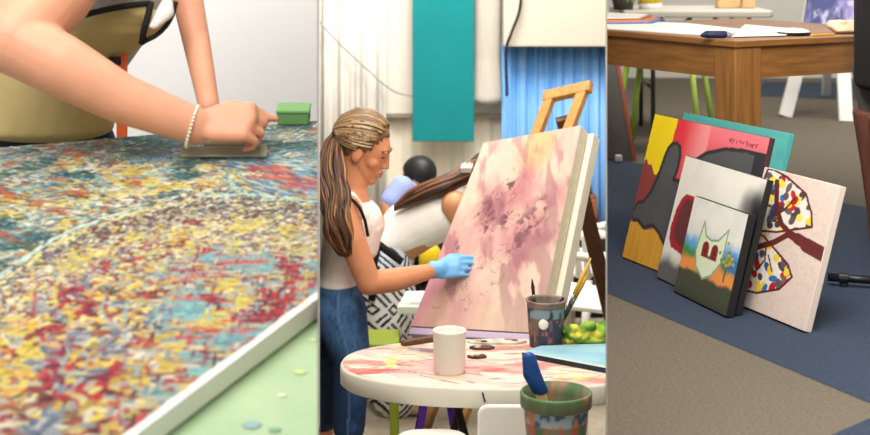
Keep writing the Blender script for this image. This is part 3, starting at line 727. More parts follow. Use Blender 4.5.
# --- background: folding table, things on it, green chair, easel with purple painting
yf = 7.6; zf = HC-(11-YH)/F*yf
ft = thing('folding_table', 'grey plastic folding table by the pale back wall', 'table', (1.35, yf+.3, 0))
xa, xb = P(648, 0, yf).x-.12, P(771, 0, yf).x
MB().prism([(xa, yf, zf-.035), (xb, yf, zf-.035), (xb+.02, yf+.04, zf-.035), (xb+.02, yf+.66, zf-.035), (xa, yf+.66, zf-.035)], (0, 0, .035)).obj('tabletop', mat('grey table plastic', '#b9b3a8', .5), ft, bevel=.008)
mgl = mat('dark folding leg', '#3f3d3b', .4)
for sx in (xa+.16, xb-.09):
    for yy in (yf+.1, yf+.55): MB().tube([(sx, yy, 0), (sx, yy, zf-.03)], .012, 8).obj('leg', mgl, ft, True)
    MB().tube([(sx, yf+.12, .25), (sx, yf+.53, .25)], .01, 8).obj('crossbar', mgl, ft, True)
for a, b in (((xb-.09, yf+.1, zf-.16), (xb-.27, yf+.12, zf-.04)), ((xa+.16, yf+.1, zf-.16), (xa+.36, yf+.12, zf-.04)), ((xa+.3, yf+.1, zf-.16), (xa+.2, yf+.12, zf-.04))):
    MB().tube([a, b], .009, 8).obj('brace', mgl, ft, True)
def onf(px, py): return onz(px, py, zf)
p = onf(737, 8.5); bg = thing('paper_bag', 'tan paper bag standing on the grey folding table', 'bag', tuple(p))
mb = MB(); mb.hexa([p+Vector(q) for q in ((-.1, 0, 0), (.1, 0, 0), (.1, .1, 0), (-.1, .1, 0))], [p+Vector(q) for q in ((-.095, .0, .2), (.105, .0, .2), (.1, .09, .2), (-.095, .09, .2))]); mb.obj('body', mat('tan kraft paper', '#c9a878', .8, var=.1, scale=10), bg, bevel=.008)
MB().tube(bez([p+Vector((-.05, -.002, .2)), p+Vector((-.04, -.004, .3)), p+Vector((.04, -.004, .3)), p+Vector((.05, -.002, .2))], 12), .005, 6).obj('handle', mat('tan handle', '#a5814f', .8), bg, True)
MB().bar(p+Vector((.02, -.003, .0)), p+Vector((.035, -.003, .2)), .008, .004, (0, 1, 0)).obj('seam', mat('brown seam', '#8b6a3e', .8), bg)
p = onf(650, 9.0); tu = thing('plastic_tub', 'yellow tub with pale base on the folding table', 'tub', tuple(p))
MB().lathe([(0, 0), (.058, 0), (.062, .03), (0, .03)], p, 24).obj('base', M_white, tu, True)
MB().lathe([(0, .031), (.062, .031), (.07, .16), (.066, .16), (.06, .035), (0, .035)], p, 24).obj('body', mat('yellow plastic', '#dcc22a', .4), tu, True)
p = onz(622, 17, zt); pt_ = thing('potted_plant', 'small leafy green plant behind the coloured cards', 'plant', (K2*7.9+.06, 7.75, zf))
c = Vector((K2*7.9+.07, 7.75, zf)); MB().lathe([(0, 0), (.05, 0), (.06, .07), (0, .07)], c, 20).obj('pot', mat('dark pot', '#3b342c', .6), pt_, True)
mb = MB()
for k in range(130):
    a = random.uniform(0, 2*PI); l = random.uniform(.04, .12); e = random.uniform(.0, 1.3); q = c+Vector((math.cos(a)*math.cos(e)*l, math.sin(a)*math.cos(e)*l, .05+math.sin(e)*l)); s_ = random.uniform(.012, .022)
    d1 = Vector((random.gauss(0, 1), random.gauss(0, 1), random.gauss(0, 1))).normalized(); d2 = d1.cross(Vector((random.gauss(0, 1), random.gauss(0, 1), 1))).normalized()
    mb.quad([q-d1*s_, q+d2*s_*.6, q+d1*s_, q-d2*s_*.6])
o = mb.obj('foliage', mat('green leaves', '#4f7a35', .5, col2='#7a9a48', scale=20), pt_)
# green metal chair behind the table (its legs show)
mlg = mat('lime green metal', '#8fa838', .45)
def metal_stool(x, y, rz, z, label, h=.46, mt=mlg):
    c = thing('metal_stool', label, 'stool', (x, y, z)); R_ = Matrix.Rotation(rz, 3, 'Z'); q = lambda a, b, d: Vector((x, y, z))+R_@Vector((a, b, d))
    MB().prism([q(-.18, -.18, h-.02), q(.18, -.18, h-.02), q(.16, .17, h-.02), q(-.16, .17, h-.02)], (0, 0, .02)).obj('seat', mt, c, bevel=.008)
    for a, b in ((-1, -1), (1, -1), (-1, 1), (1, 1)): MB().tube([q(a*.21, b*.22, 0), q(a*.155, b*.15, h-.02)], .0135, 8).obj('leg', mt, c, True)
    return c
metal_stool(1.12, 7.3, 2.8, 0, 'lime green metal stool whose legs show under the wooden table', h=.43)
# easel at the back wall with a purple painting
ye = 8.3
es = thing('easel', 'white easel holding the purple painting by the back wall', 'easel', (2.15, ye, 0))
mwh = mat('white painted wood', '#e9e6df', .5)
def gp(px, py, up=0): return onz(px, py, up)
for (a, b) in (((785, 117), (826, -38)), ((846, 122), (838, -38))):
    f = gp(*a); t_ = P(b[0], b[1], f.y+.32); MB().bar(f, t_, .075, .03, (0, 1, 0)).obj('leg', mwh, es, bevel=.004)
f = gp(826, 96); MB().bar(f, P(832, -36, 8.75), .05, .03, (0, 1, 0)).obj('rear_leg', mwh, es)
fa, fb = P(790, 38, 8.42), P(868, 38, 8.42); MB().bar(fa, fb, .05, .06).obj('ledge', mwh, es)
def p_purple(U, V):
    n = fbm(U*5, V*5, 5, 51); n2 = fbm(U*9, V*9, 4, 52); C = mixc(np.broadcast_to(H('#3d4470'), U.shape+(3,)), H('#8f84b4'), sst(.35, .7, n)); C = mixc(C, H('#c4bcd4'), sst(.6, .75, n2)*.7); return mixc(C, H('#22284a'), sst(.62, .8, 1-n2)*.8)
pu = thing('painted_canvas', 'purple and blue cloudy painting on the white easel', 'painting', tuple(P(832, 34, 8.38)))
q0, q1, q2, q3 = P(801, 34, 8.36), P(864, 34, 8.36), P(866, -60, 8.52), P(816, -60, 8.52)
painted('painted_front', q0, q1, q2, q3, 80, 120, p_purple, M_paint, pu); MB().prism([q+Vector((0, .002, 0)) for q in (q0, q1, q2, q3)], (0, .025, 0)).obj('canvas_edge', M_canvas, pu)

# ================================================================== BAY 2: the studio with the easel
BAY = 2
YW = 5.3; SW = YW/F
def Wp(px, py, dy=0): return P(px, py, YW+dy)
def on2(px, py, z=None): return onz(px, py, ZT if z is None else z)
# ---- back wall dressing
def foldsheet(name, label, cat, x0, x1, y, z0, z1, m, folds, amp, th=.02, colf=None, n=240):
    mb = MB(); xs = [x0+(x1-x0)*i/n for i in range(n+1)]
    yy = lambda x: y+amp*math.sin((x-x0)/(x1-x0)*folds*2*PI)+amp*.4*math.sin((x-x0)/(x1-x0)*folds*4.7*PI+1)
    a = [mb.bm.verts.new((x, yy(x), z0)) for x in xs]; b = [mb.bm.verts.new((x, yy(x), z1)) for x in xs]
    a2 = [mb.bm.verts.new((x, yy(x)+th, z0)) for x in xs]; b2 = [mb.bm.verts.new((x, yy(x)+th, z1)) for x in xs]
    f = mb.bm.faces.new
    for i in range(n): f((a[i], a[i+1], b[i+1], b[i])); f((a2[i], b2[i], b2[i+1], a2[i+1])); f((a[i], a2[i], a2[i+1], a[i+1])); f((b[i], b[i+1], b2[i+1], b2[i]))
    f((a[0], b[0], b2[0], a2[0])); f((a[n], a2[n], b2[n], b[n]))
    o = mb.obj(name, m, None, True)
    return tag(o, label, cat)
foldsheet('curtain', 'white curtain behind the ponytailed painter, left of the teal panel', 'curtain', P(312, 0, 8.4).x, P(386, 0, 8.4).x, 8.42, Z2+.02, 1.5, mat('white curtain cloth', '#d6d3cc', .85), 4, .02)
upx0, upx1 = P(386, 0, 8.55).x, P(505, 0, 8.55).x; zr = P(0, 113, 8.55).z
struct(MB().prism([(upx0, 8.54, zr), (upx1, 8.54, zr), (upx1, 8.59, zr), (upx0, 8.59, zr)], (0, 0, TOP-zr-.05)).obj('trim_1', mat('grey wall panel', '#dcd5ca', .8)))
struct(MB().prism([(upx0, 8.52, zr-.022), (upx1, 8.52, zr-.022), (upx1, 8.59, zr-.022), (upx0, 8.59, zr-.022)], (0, 0, .022)).obj('trim_2', mat('brown grey rail', '#8f8577', .7)))
xa, xb = P(412.5, 0, 8.3).x, P(474, 0, 8.3).x; za = P(0, 141.5, 8.3).z
tp_ = MB().prism([(xa, 8.3, za), (xb, 8.3, za), (xb, 8.33, za), (xa, 8.33, za)], (0, 0, 1.62-za)).obj('wall_panel', mat('teal cloth', '#00767a', .9, var=.06, scale=3), None, bevel=.004)
tag(tp_, 'tall teal cloth panel hanging on the cream back wall', 'panel')
mb = MB(); mb.chain((P(488, -30, 8.42), (.08, .05, .05)), (P(487, 60, 8.42), (.075, .05, .05)), (P(487, 98, 8.4), (.085, .06, .04)))
tag(mb.blob('draped_cloth', mat('grey white drape', '#b3aea4', .9, var=.05, scale=12, stretch=(6, 6, .6), bump=.3), None, .01, 3), 'bunched grey-white cloth hanging right of the teal panel', 'cloth')
foldsheet('curtain', 'bright blue curtain hanging in the back right behind the easel', 'curtain', P(502, 0, 8.4).x, P(612, 0, 8.4).x, 8.42, Z2+.02, P(0, 40, 8.4).z,
          mat('blue curtain cloth', '#4e93d8', .7, col2='#8fbcec', scale=2.6, stretch=(7, 7, .35), detail=5), 9, .012)
zb = P(0, 46, 8.25).z
vb = MB().prism([(P(503, 0, 8.25).x, 8.2, zb), (P(612, 0, 8.25).x, 8.2, zb), (P(612, 0, 8.25).x, 8.4, zb), (P(503, 0, 8.25).x, 8.4, zb)], (0, 0, 1.6-zb)).obj('blind_box', mat('cream box', '#b9b2a4', .7), None, bevel=.006)
tag(vb, 'cream box mounted above the blue curtain', 'box')
tag(MB().tube(bez([P(522, -30, 8.15), P(520, 8, 8.15), P(511, 34, 8.15), P(506, 52, 8.15), P(507, 96, 8.16)], 24), .008, 8).obj('cord', M_black, None, True), 'black cord hanging down in front of the cream box', 'cord')
tag(MB().tube(bez([P(312, 14, 8.33), P(340, 44, 8.33), P(368, 70, 8.33), P(392, 90, 8.33), P(415, 97, 8.345)], 24), .006, 8).obj('cable', mat('grey cable', '#9a9690', .6), None, True), 'thin grey cable sagging across the white curtain', 'cable')

# ---- round table
ZT = HC-(362-YH)/F*4.6; TX, TY, TA, TB = .205, 4.6, .495, .27
rt = thing('round_table', 'white round table spattered with pink and grey paint', 'table', (TX, TY, Z2))
def sup(t, a, b, e=2.25):
    c, s = math.cos(t), math.sin(t); return math.copysign(abs(c)**(2/e), c)*a, math.copysign(abs(s)**(2/e), s)*b
nt_, nr = 200, 90
th = np.linspace(0, 2*PI, nt_+1); rr_ = np.linspace(0, 1, nr); X = np.zeros((nr, nt_+1, 3))
for j, t in enumerate(th):
    x, y = sup(t, TA-.008, TB-.008); X[:, j, 0] = TX+rr_*x; X[:, j, 1] = TY+rr_*y; X[:, j, 2] = ZT
def tcol(X):
    x, y = X[..., 0]*9, X[..., 1]*14; C = mixc(np.broadcast_to(H('#e8dece'), X.shape), H('#dccfbc'), fbm(x, y, 4, 61))
    for s, c, a, b, st in ((62, '#d87c72', .56, .64, .85), (63, '#d9605a', .68, .73, .9), (64, '#8f8b86', .66, .73, .75), (65, '#e8dc7a', .69, .74, .8), (66, '#6a4a52', .73, .78, .9), (67, '#e9b6ae', .52, .6, .7)):
        ang = (s-62)*.5; u = x*math.cos(ang)+y*math.sin(ang); v = y*math.cos(ang)-x*math.sin(ang)
        C = mixc(C, H(c), st*sst(a, b, fbm(u*.45, v*1.4, 4, s)))
    for k in range(110):
        cx, cy, an, L = TX+random.uniform(-.45, .4), TY+random.uniform(-.25, .25), random.uniform(-.9, .6), random.uniform(.02, .07)
        p0, p1 = (cx-L*math.cos(an), cy-L*math.sin(an)), (cx+L*math.cos(an), cy+L*math.sin(an))
        C = np.where((dline(X[..., 0], X[..., 1], [p0, p1]) < random.uniform(.0015, .005))[..., None], C*.3+.7*random.choice(PAL('#cc6a62', '#a39c92', '#7a7472', '#c9544c', '#d8988e', '#a58a9c', '#5a4a50', '#d8cc70')), C)
    return C
gridmesh('table_surface', X+np.array([0, 0, .0006]), tcol(X), M_paint, rt)
mb = MB(); pr = [(0, 0), (.985, 0), (1, .006), (1, .052), (.99, .0595), (.975, .06), (0, .06)]; rings = []
for r, z in pr:
    if r == 0: rings.append([mb.bm.verts.new((TX, TY, ZT-.06+z))])
    else: rings.append([mb.bm.verts.new((TX+sup(t, TA, TB)[0]*r, TY+sup(t, TA, TB)[1]*r, ZT-.06+z)) for t in th[:-1]])
for a, b in zip(rings, rings[1:]):
    for j in range(nt_):
        q = []
        for v_ in (a[j % len(a)], a[(j+1) % len(a)], b[(j+1) % len(b)], b[j % len(b)]):
            if v_ not in q: q.append(v_)
        mb.bm.faces.new(q)
mb.obj('rim', mat('cream table edge', '#e9e4d6', .5, var=.04, scale=9), rt, True)
MB().bar((P(482.5, 391, TY-TB).x, TY-TB+.0005, ZT-.012), (P(485, 400, TY-TB).x, TY-TB+.0005, ZT-.04), .005, .002, (0, 1, 0)).obj('paint_drip', mat('navy drip', '#2a3350', .5), rt)
for (a, b) in (((453, 380, 4.5), (474, 470, 4.42)), ((536, 380, 4.5), (560, 470, 4.4)), ((470, 380, 4.78), (452, 440, 4.84)), ((560, 380, 4.78), (575, 440, 4.84))):
    pa, pb_ = P(*a), P(*b); pa.z = ZT-.058; pb_ = pa+(pb_-pa)*((Z2-pa.z)/(pb_.z-pa.z))
    MB().tube([pa, pb_], .0125, 10).obj('leg', M_blackmetal, rt, True)

# ---- easel painting
BLc, TLc, TRc, BRc = P(411, 326, 5.30), P(484, 143, 5.64), P(581, 125.5, 5.30), P(538, 333, 4.96)
pn = ((BRc-BLc).cross(TLc-BLc)).normalized(); pn = pn if pn.y > 0 else -pn      # points away from the camera
pt2 = thing('easel_painting', 'large pink abstract painting the gloved painter is working on', 'painting', tuple((BLc+BRc)/2))
def p_pink(U, V):
    sh = U.shape+(3,); n = fbm(U*3, V*4, 5, 71); n2 = fbm(U*7, V*9, 5, 72); n3 = fbm(U*26, V*34, 4, 73)
    C = mixc(np.broadcast_to(H('#e6c8b6'), sh), H('#dba9a2'), sst(.35, .7, n))
    C = mixc(C, H('#e6cbb4'), sst(.5, .75, n2)*.7)
    C = mixc(C, H('#e2b27e'), sst(.28, .05, np.hypot((U-.62)*1.1, (V-.93)*1.2))*.9)
    C = mixc(C, H('#de95a4'), sst(.32, .05, np.hypot((U-.03)*1.8, (V-.18)*.9))*.8)
    C = mixc(C, H('#b56a78'), sst(.26, .04, np.hypot((U-.58)*.9, (V-.7)*1.2)+.25*(n2-.5))*.8)
    C = mixc(C, H('#b56e7c'), sst(.3, .05, np.hypot((U-.78), (V-.5)*1.1)+.3*(n2-.5))*.85)
    C = mixc(C, H('#9c5464'), sst(.2, .02, np.hypot((U-.3)*.9, (V-.62)*1.3)+.2*(n2-.5))*.8)
    C = mixc(C, H('#b58d74'), sst(.14, .02, abs(U-.2-.25*(V-.1))+.2*(n-.5))*sst(.5, .2, V)*.7)
    C = mixc(C, H('#e2cab2'), sst(.2, .05, V+.1*(n-.5))*sst(.3, .6, U)*.7)
    for cx, cy, rx_, ry_ in ((.3, .6, .16, .1), (.52, .55, .14, .08), (.44, .74, .1, .08), (.72, .52, .16, .1), (.66, .42, .12, .09), (.8, .6, .1, .08), (.13, .38, .05, .12), (.36, .52, .08, .1)):
        f = sst(1, .2, np.hypot((U-cx)/rx_, (V-cy)/ry_)); C = mixc(C, H('#5c3446'), np.clip(f*sst(.5, .62, n3)*.9, 0, 1))
    C = C*(.84+.24*fbm(U*18, V*11+U*8, 5, 79))[..., None]
    C = mixc(C, H('#8f5868'), sst(.56, .7, fbm(U*9+V*5, V*5, 4, 77))*sst(.75, .3, abs(V-.55))*.55)
    rk = np.random.default_rng(8)
    for (cx, cy, s, k) in ((.34, .2, .12, 16), (.5, .3, .1, 12), (.3, .6, .1, 22), (.7, .5, .12, 20), (.48, .7, .1, 14)):
        for i in range(k):
            a, b = cx+rk.normal()*s*.7, cy+rk.normal()*s*.6; pts = [(a, b)]
            for j in range(3): a += rk.normal()*.018; b += rk.normal()*.018; pts.append((a, b))
            C = np.where((dline(U, V, pts) < .0022)[..., None], C*.45+H('#6a4450')*.55, C)
    return C
wob = lambda U, V: .008*np.sin(V*7)*(U < .06)
painted('painted_surface', BLc-pn*.001, BRc-pn*.001, TRc-pn*.001, TLc-pn*.001, 200, 290, p_pink, M_paint, pt2)
MB().prism([BLc, BRc, TRc, TLc], pn*.05).obj('canvas_edge', mat('cream canvas wrap', '#ddd3ba', .8, var=.08, scale=60, bump=.2), pt2, bevel=.003)
eu = (TLc-BLc).normalized(); er = (BRc-BLc).normalized()
bc = thing('blank_canvas', 'second pale canvas standing right behind the pink abstract painting', 'canvas', tuple(BRc+pn*.07))
q0 = BLc+pn*.054+er*.2-eu*.0; q1 = BRc+pn*.054+er*.02+eu*.02; hv = (TRc-BRc)*.975
MB().prism([q0, q1, q1+hv, q0+hv], pn*.045).obj('canvas_edge', mat('pale canvas wrap', '#e6dfcf', .85, var=.05, scale=60), bc, bevel=.003)
# ---- easel
ez = thing('easel', 'brown wooden easel holding the large pink abstract painting', 'easel', (BRc.x, BRc.y, Z2))
M_ez = mat('golden easel wood', '#b98748', .5, var=.2, scale=7, stretch=(8, 8, 1.5))
offp = pn*.122
def inplane(px, py):
    """point of the easel's leaning plane seen at a pixel"""
    o_ = BLc+offp; r_ = Vector(((px-435)/F, 1, -(py-YH)/F)); c_ = Vector((0, 0, HC)); t = (o_-c_).dot(pn)/r_.dot(pn); return c_+r_*t
tL, tR = inplane(551, 96), inplane(585, 86)
dn_ = (BLc-TLc).normalized()
for t_ in (tL, tR):
    L_ = (Z2-t_.z)/dn_.z
    MB().bar(t_, t_+dn_*L_, .042, .026, pn).obj('post', M_ez, ez, bevel=.003)
MB().bar(tL-er*.03+dn_*.005, tR+er*.03+dn_*.005, .03, .046, eu).obj('crossbar', M_ez, ez, bevel=.004)
MB().prism([BLc-eu*.03-er*.0, BRc-eu*.03+er*.02, BRc-eu*.03+er*.02+pn*.1, BLc-eu*.03+pn*.1], eu*.026).obj('ledge', mat('lilac stained ledge', '#c7b3cf', .6), ez, bevel=.003)
ra = (tL+tR)/2+dn_*.1+pn*.03; rb = Vector((ra.x+.34, ra.y+.55, Z2))
MB().bar(ra, rb, .06, .035, (0, 1, 0)).obj('rear_leg', M_dwood, ez, bevel=.003)

# ---- the ponytailed painter
pw = thing('person', 'woman with long brown ponytail, white tank top and jeans, blue-gloved hand on the painting', 'person', (Wp(345, 480).x, YW, Z2))
hc = Wp(364, 149); M, R = headM(hc, -.16, .42, 0, 1.0)
nearS, farS = Wp(345, 209, -.15), Wp(358, 205, .15)
mb = MB(); add_head(mb, M, R)
mb.chain((M@Vector((-.02, 0, -.05)), .055), (Wp(352, 190), .052), (Wp(352, 205), (.07, .08, .04)))
chest, waist, hips = Wp(352, 226), Wp(340, 276), Wp(337, 308)
mb.chain((chest, (.085, .13, .1)), (waist, (.066, .115, .06)), (hips, (.08, .145, .08)))
mb.hull((nearS, .05), (Wp(352, 205), (.05, .06, .04))); mb.hull((farS, .05), (Wp(352, 205), (.05, .06, .04))); mb.hull((nearS, .052), (chest, .08)); mb.hull((farS, .052), (chest, .08))
elb, wri = Wp(369, 283, -.17), Wp(434, 270, -.03)
mb.chain((nearS, .05), (Wp(352, 240, -.18), .047), (elb, .042)); mb.chain((elb, .041), (Wp(395, 281, -.12), .037), (wri, .026)); mb.hull((elb, .041), (wri, .024))
elb2, wri2 = Wp(350, 262, .2), Wp(346, 305, .2)
mb.chain((farS, .048), (elb2, .038), (wri2, .024))
add_hand(mb, wri2, (-.1, 0, -1), (0, 1, 0), (1, 0, 0), (.3, .4, .3), .9)
jl = [((Wp(340, 312, -.075), .088), (Wp(352, 360, -.1), .056), (Wp(349, 424, -.09), .045), (Vector((Wp(351, 0).x, YW-.09, Z2+.08)), .036)),
      ((Wp(334, 312, .075), .088), (Wp(328, 366, .1), .06), (Wp(322, 415, .12), .045), (Vector((Wp(322, 0).x, YW+.12, Z2+.08)), .036))]
for l in jl:
    mb.chain((l[0][0], .07), (l[1][0], .045), (l[2][0], .04), l[3]); a = l[3][0]
    mb.hull((a-Vector((0, 0, .035)), .036), (a+Vector((.13, -.02, -.05)), (.035, .035, .022)))
mb.blob('body', M_skin2, pw, .0048, 3)
face_parts(pw, M, R, '#4a3a34', '#b8584e', '#7a5638')
# hand in a blue nitrile glove
mb = MB(); tipdir = (Wp(470, 259)-wri).normalized()
add_hand(mb, wri, (1, .12, .12), (-.15, -.75, .6), (.1, .5, .8), (.15, .35, .3), 1.0, spread=.03)
mb.hull((wri-Vector((.012, 0, 0)), (.012, .032, .032)), (wri+Vector((.03, 0, .003)), (.02, .025, .03)))
mb.blob('glove', mat('blue nitrile', '#6fb2e6', .38), pw, .0042, 2)
# tank top
mb = MB(); mb.chain((Wp(354, 220), (.102, .142, .085)), (Wp(350, 240), (.098, .136, .075)), (waist, (.078, .128, .045)), (Wp(338, 281), (.08, .134, .015)))
mb.hull((Wp(366, 226), (.062, .11, .045)), (Wp(356, 250), (.08, .12, .04)))
for dy, xx in ((-.1, 349), (.1, 358)): mb.chain((Wp(xx+12, 216, dy), .03), (Wp(xx+2, 197, dy*.95), .02), (Wp(xx-13, 214, dy), .03))
mb.blob('tank_top', mat('off white knit', '#efe6de', .9, var=.04, scale=40), pw, .0055, 4)
MB().tube(bez([Wp(343, 195, -.125), Wp(356, 203, -.19), Wp(364, 218, -.18), Wp(368, 236, -.16)], 14), .0055, 8).obj('strap', M_black, pw, True)
# jeans
mb = MB(); mb.chain((Wp(338, 283), (.085, .138, .015)), (hips, (.094, .158, .075)))
for l in jl: mb.hull((hips, (.09, .14, .07)), (l[0][0], .092)); mb.chain((l[0][0], .094), (l[1][0], .065), (l[2][0], .057), (l[2][0]+Vector((0, 0, -.012)), .055))
def jcol(co):
    n = fbm(co[:, 0]*9, co[:, 2]*6, 4, 81); n2 = fbm(co[:, 0]*120, co[:, 2]*60, 2, 82)
    C = mixc(np.broadcast_to(H('#1f3c62'), co.shape), H('#4a74a2'), sst(.4, .72, n)*.8); C = mixc(C, H('#16263f'), sst(.5, .8, n2)*.45)
    C = mixc(C, H('#152036'), sst(YW+.02, YW+.08, co[:, 1])*.75)  # shade on the far leg, put into the denim colour
    for l in jl[:1]:
        a, b, c = [q[0] for q in l[:3]]; xl = np.interp(co[:, 2], [c.z, b.z, a.z], [c.x, b.x, a.x]); C = mixc(C, H('#7fa0c2'), (abs(co[:, 0]-xl-.0) < .003)*.35*(co[:, 1] < YW))
    return C
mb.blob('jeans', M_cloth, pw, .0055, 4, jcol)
for l in jl:
    a = l[3][0]; m2 = MB(); m2.hull((a+Vector((-.03, 0, -.055)), (.04, .042, .024)), (a+Vector((.13, -.02, -.055)), (.045, .045, .024))); m2.blob('shoe', M_white, pw, .006, 3)
# hair: combed scalp, black band, long ponytail
HB = PAL('#5f3c22', '#452814', '#7a5230', '#a0713f', '#54331c', '#6e4626', '#371f10', '#4a2c18')
HBl = PAL('#846647', '#a3855f', '#70523a', '#917150', '#65472e', '#b09472')
mb = MB(); cap_hair(mb, M, R, (.1, .082, .097), line=(.03, .5, -.015), zmin=-.05); o = mb.obj('hair', mat('brown hair base', '#7d6242', .5), pw, True)
bandp = Wp(338, 133, 0); loc = M.inverted()@bandp; paths = []
for k in range(210):
    a = random.uniform(-1.75, 1.75); el = random.uniform(-.2, 1.0)
    ce = Vector((-.022, 0, .034)); rad = Vector((.105, .087, .102))
    d0 = Vector((math.cos(a)*math.cos(el), math.sin(a)*math.cos(el), math.sin(el)))
    fr = Vector((.5+.25*random.random(), math.sin(a)*.92, .12+.72*math.cos(a*.8)**2)) if abs(a) < 1.35 else Vector((.1, math.copysign(1, a), random.uniform(-.35, .1)))
    if k > 150: fr = Vector((random.uniform(.2, .62), random.choice((-1, 1)), random.uniform(-.05, .5)))
    fr.normalize(); e1 = (loc-ce); e1 = Vector((e1.x/rad.x, e1.y/rad.y, e1.z/rad.z)).normalized(); pts = []
    for i in range(9):
        t = i/8; d = fr.lerp(e1, t).normalized(); q = ce+Vector((d.x*rad.x, d.y*rad.y, d.z*rad.z))*(1.0+.02*random.random()); pts.append(M@q)
    paths.append((pts, random.uniform(.0035, .0055)))
strands('hair_strands', paths, M_hair, pw, HBl, 5)
spine = [Wp(337, 134, -.01), Wp(332, 147, -.05), Wp(331, 168, -.11), Wp(333, 192, -.17), Wp(336, 215, -.215), Wp(339, 236, -.23), Wp(345, 255, -.22)]
sp_r = [.02, .036, .046, .05, .05, .042, .014]
paths = []
for k in range(300):
    a = random.uniform(0, 2*PI); q = math.sqrt(random.random()); ph = random.uniform(0, 1.5)+math.floor(a*1.2)*1.3; stop = random.choice((7, 7, 7, 6)); pts = []
    for i, (c, r) in enumerate(zip(spine[:stop], sp_r)):
        w = .011*math.sin(i*2.3+ph)*(i > 1)
        pts.append(c+Vector((math.cos(a)*q*r+w, math.sin(a)*q*r*.75, random.gauss(0, .003))))
    paths.append((bez(pts, 22), random.uniform(.0035, .0065)))
o = strands('ponytail', paths, M_hair, pw, HB, 5); o['label'] = 'long wavy brown ponytail'
MB().chain((Wp(340, 128), (.02, .036, .026)), (Wp(335, 141, -.01), (.023, .038, .026))).obj('hair_band', M_black, o, True)['label'] = 'black hair band'

# ---- bending woman in patterned trousers
Y6 = 6.3
def Qp(px, py, dy=0): return P(px, py, Y6+dy)
p2 = thing('person', 'bending woman in white top and black-and-white patterned trousers, white clip in brown hair', 'person', (Qp(390, 400).x, Y6, Z2))
mb = MB(); pv, ws, ct = Qp(380, 262), Qp(396, 238), Qp(440, 212)
mb.chain((pv, (.12, .17, .12)), (ws, (.11, .14, .11)), (ct, (.12, .16, .105)), (Qp(458, 200), (.06, .14, .07)))
M2, R2 = headM(Qp(490, 186), -.1, .8); add_head(mb, M2, R2); mb.hull((Qp(460, 195), .055), (M2@Vector((-.02, 0, -.05)), .052))
ns, fs = Qp(455, 205, -.16), Qp(457, 200, .16)
for s_, dy in ((ns, -.16), (fs, .16)):
    mb.chain((s_, .058), (Qp(478, 244, dy), .045), (Qp(500, 262, dy), .03)); add_hand(mb, Qp(500, 262, dy), (.8, 0, -.5), (.4, 0, .8), (0, -dy, 0), (.3, .4, .3), .95)
L2 = [((Qp(383, 275, -.09), .1), (Qp(392, 335, -.1), .07), (Qp(396, 388, -.09), .055), (Vector((Qp(398, 0).x, Y6-.09, Z2+.08)), .036)), ((Qp(380, 275, .09), .1), (Qp(383, 335, .12), .07), (Qp(378, 388, .14), .055), (Vector((Qp(378, 0).x, Y6+.14, Z2+.08)), .036))]
for l in L2: mb.chain((l[0][0], .08), (l[1][0], .055), (l[2][0], .042), l[3]); mb.hull((l[3][0]-Vector((0, 0, .04)), .03), (l[3][0]+Vector((.11, -.03, -.055)), .02))
mb.blob('body', mat('skin mid', '#c88d64', .5), p2, .006, 3); face_parts(p2, M2, R2)
mb = MB(); mb.chain((Qp(388, 244), (.1, .15, .06)), (Qp(412, 226), (.128, .155, .11)), (ct, (.135, .175, .115)), (Qp(456, 197), (.05, .11, .06)))
for dy in (-.1, .1): mb.hull((ct, (.1, .1, .1)), (Qp(456, 192, dy), .045))
mb.blob('top', mat('white ribbed top', '#f1eee8', .9, var=.03, scale=30), p2, .007, 4)
mb = MB(); mb.chain((Qp(388, 244), (.115, .165, .045)), (pv, (.145, .19, .12)))
for l in L2: mb.hull((pv, (.13, .15, .1)), (l[0][0], .125)); mb.chain((l[0][0], .13), (l[1][0], .115), (l[2][0], .1), (l[2][0]+Vector((0, 0, -.035)), .098))
def maze(co):
    x = (co[:, 0]+co[:, 1]*.6)*1.0; z = co[:, 2]; s = .058; a = (x+z)*.7071; b = (x-z)*.7071
    i = np.floor(a/s); j = np.floor(b/s); h = ((i*7+j*13+np.floor(i*j*.37)) % 3)
    fa = a/s-i; fb = b/s-j
    ring = np.maximum(abs(fa-.5), abs(fb-.5))*2
    v = np.where(h == 0, np.sin(ring*PI*3.0), np.where(h == 1, np.sin(fa*2*PI*2.5), np.sin(fb*2*PI*2.5)))
    C = np.where((v > -.05)[:, None], H('#e9e9ea'), H('#17181c'))
    return np.where(((v > -.05) & (z > -.42))[:, None], H('#d5dfee'), C)
mb.blob('trousers', M_cloth, p2, .0058, 3, maze)
for pts in ([(362, 232), (378, 244), (402, 262)], [(378, 243), (374, 262), (372, 300)]):
    MB().tube([Qp(x, y, -.21) for x, y in pts], .016, 8).obj('strap', M_black, p2, True)
for l in L2:
    a = l[3][0]; m2 = MB(); m2.hull((a+Vector((-.03, 0, -.055)), (.04, .04, .024)), (a+Vector((.12, -.03, -.055)), (.042, .042, .024))); m2.blob('shoe', mat('beige shoe', '#c4a68a', .7), p2, .007, 3)
mb = MB(); cap_hair(mb, M2, R2, (.115, .095, .11), line=(.05, .4, .02), zmin=-.09); mb.obj('hair', mat('dark brown hair', '#3c281b', .5), p2, True)
paths = []
spi = [Qp(478, 168, -.06), Qp(462, 176, -.1), Qp(445, 184, -.13), Qp(425, 191, -.13), Qp(408, 199, -.12), Qp(394, 208, -.1)]
spr = [.05, .05, .045, .042, .034, .012]
for k in range(150):
    a = random.uniform(0, 2*PI); q = math.sqrt(random.random()); ph = random.uniform(0, 6)
    paths.append((bez([c+Vector((0, math.cos(a)*q*r, math.sin(a)*q*r*.75+.004*math.sin(i*2+ph))) for i, (c, r) in enumerate(zip(spi, spr))], 16), random.uniform(.005, .008)))
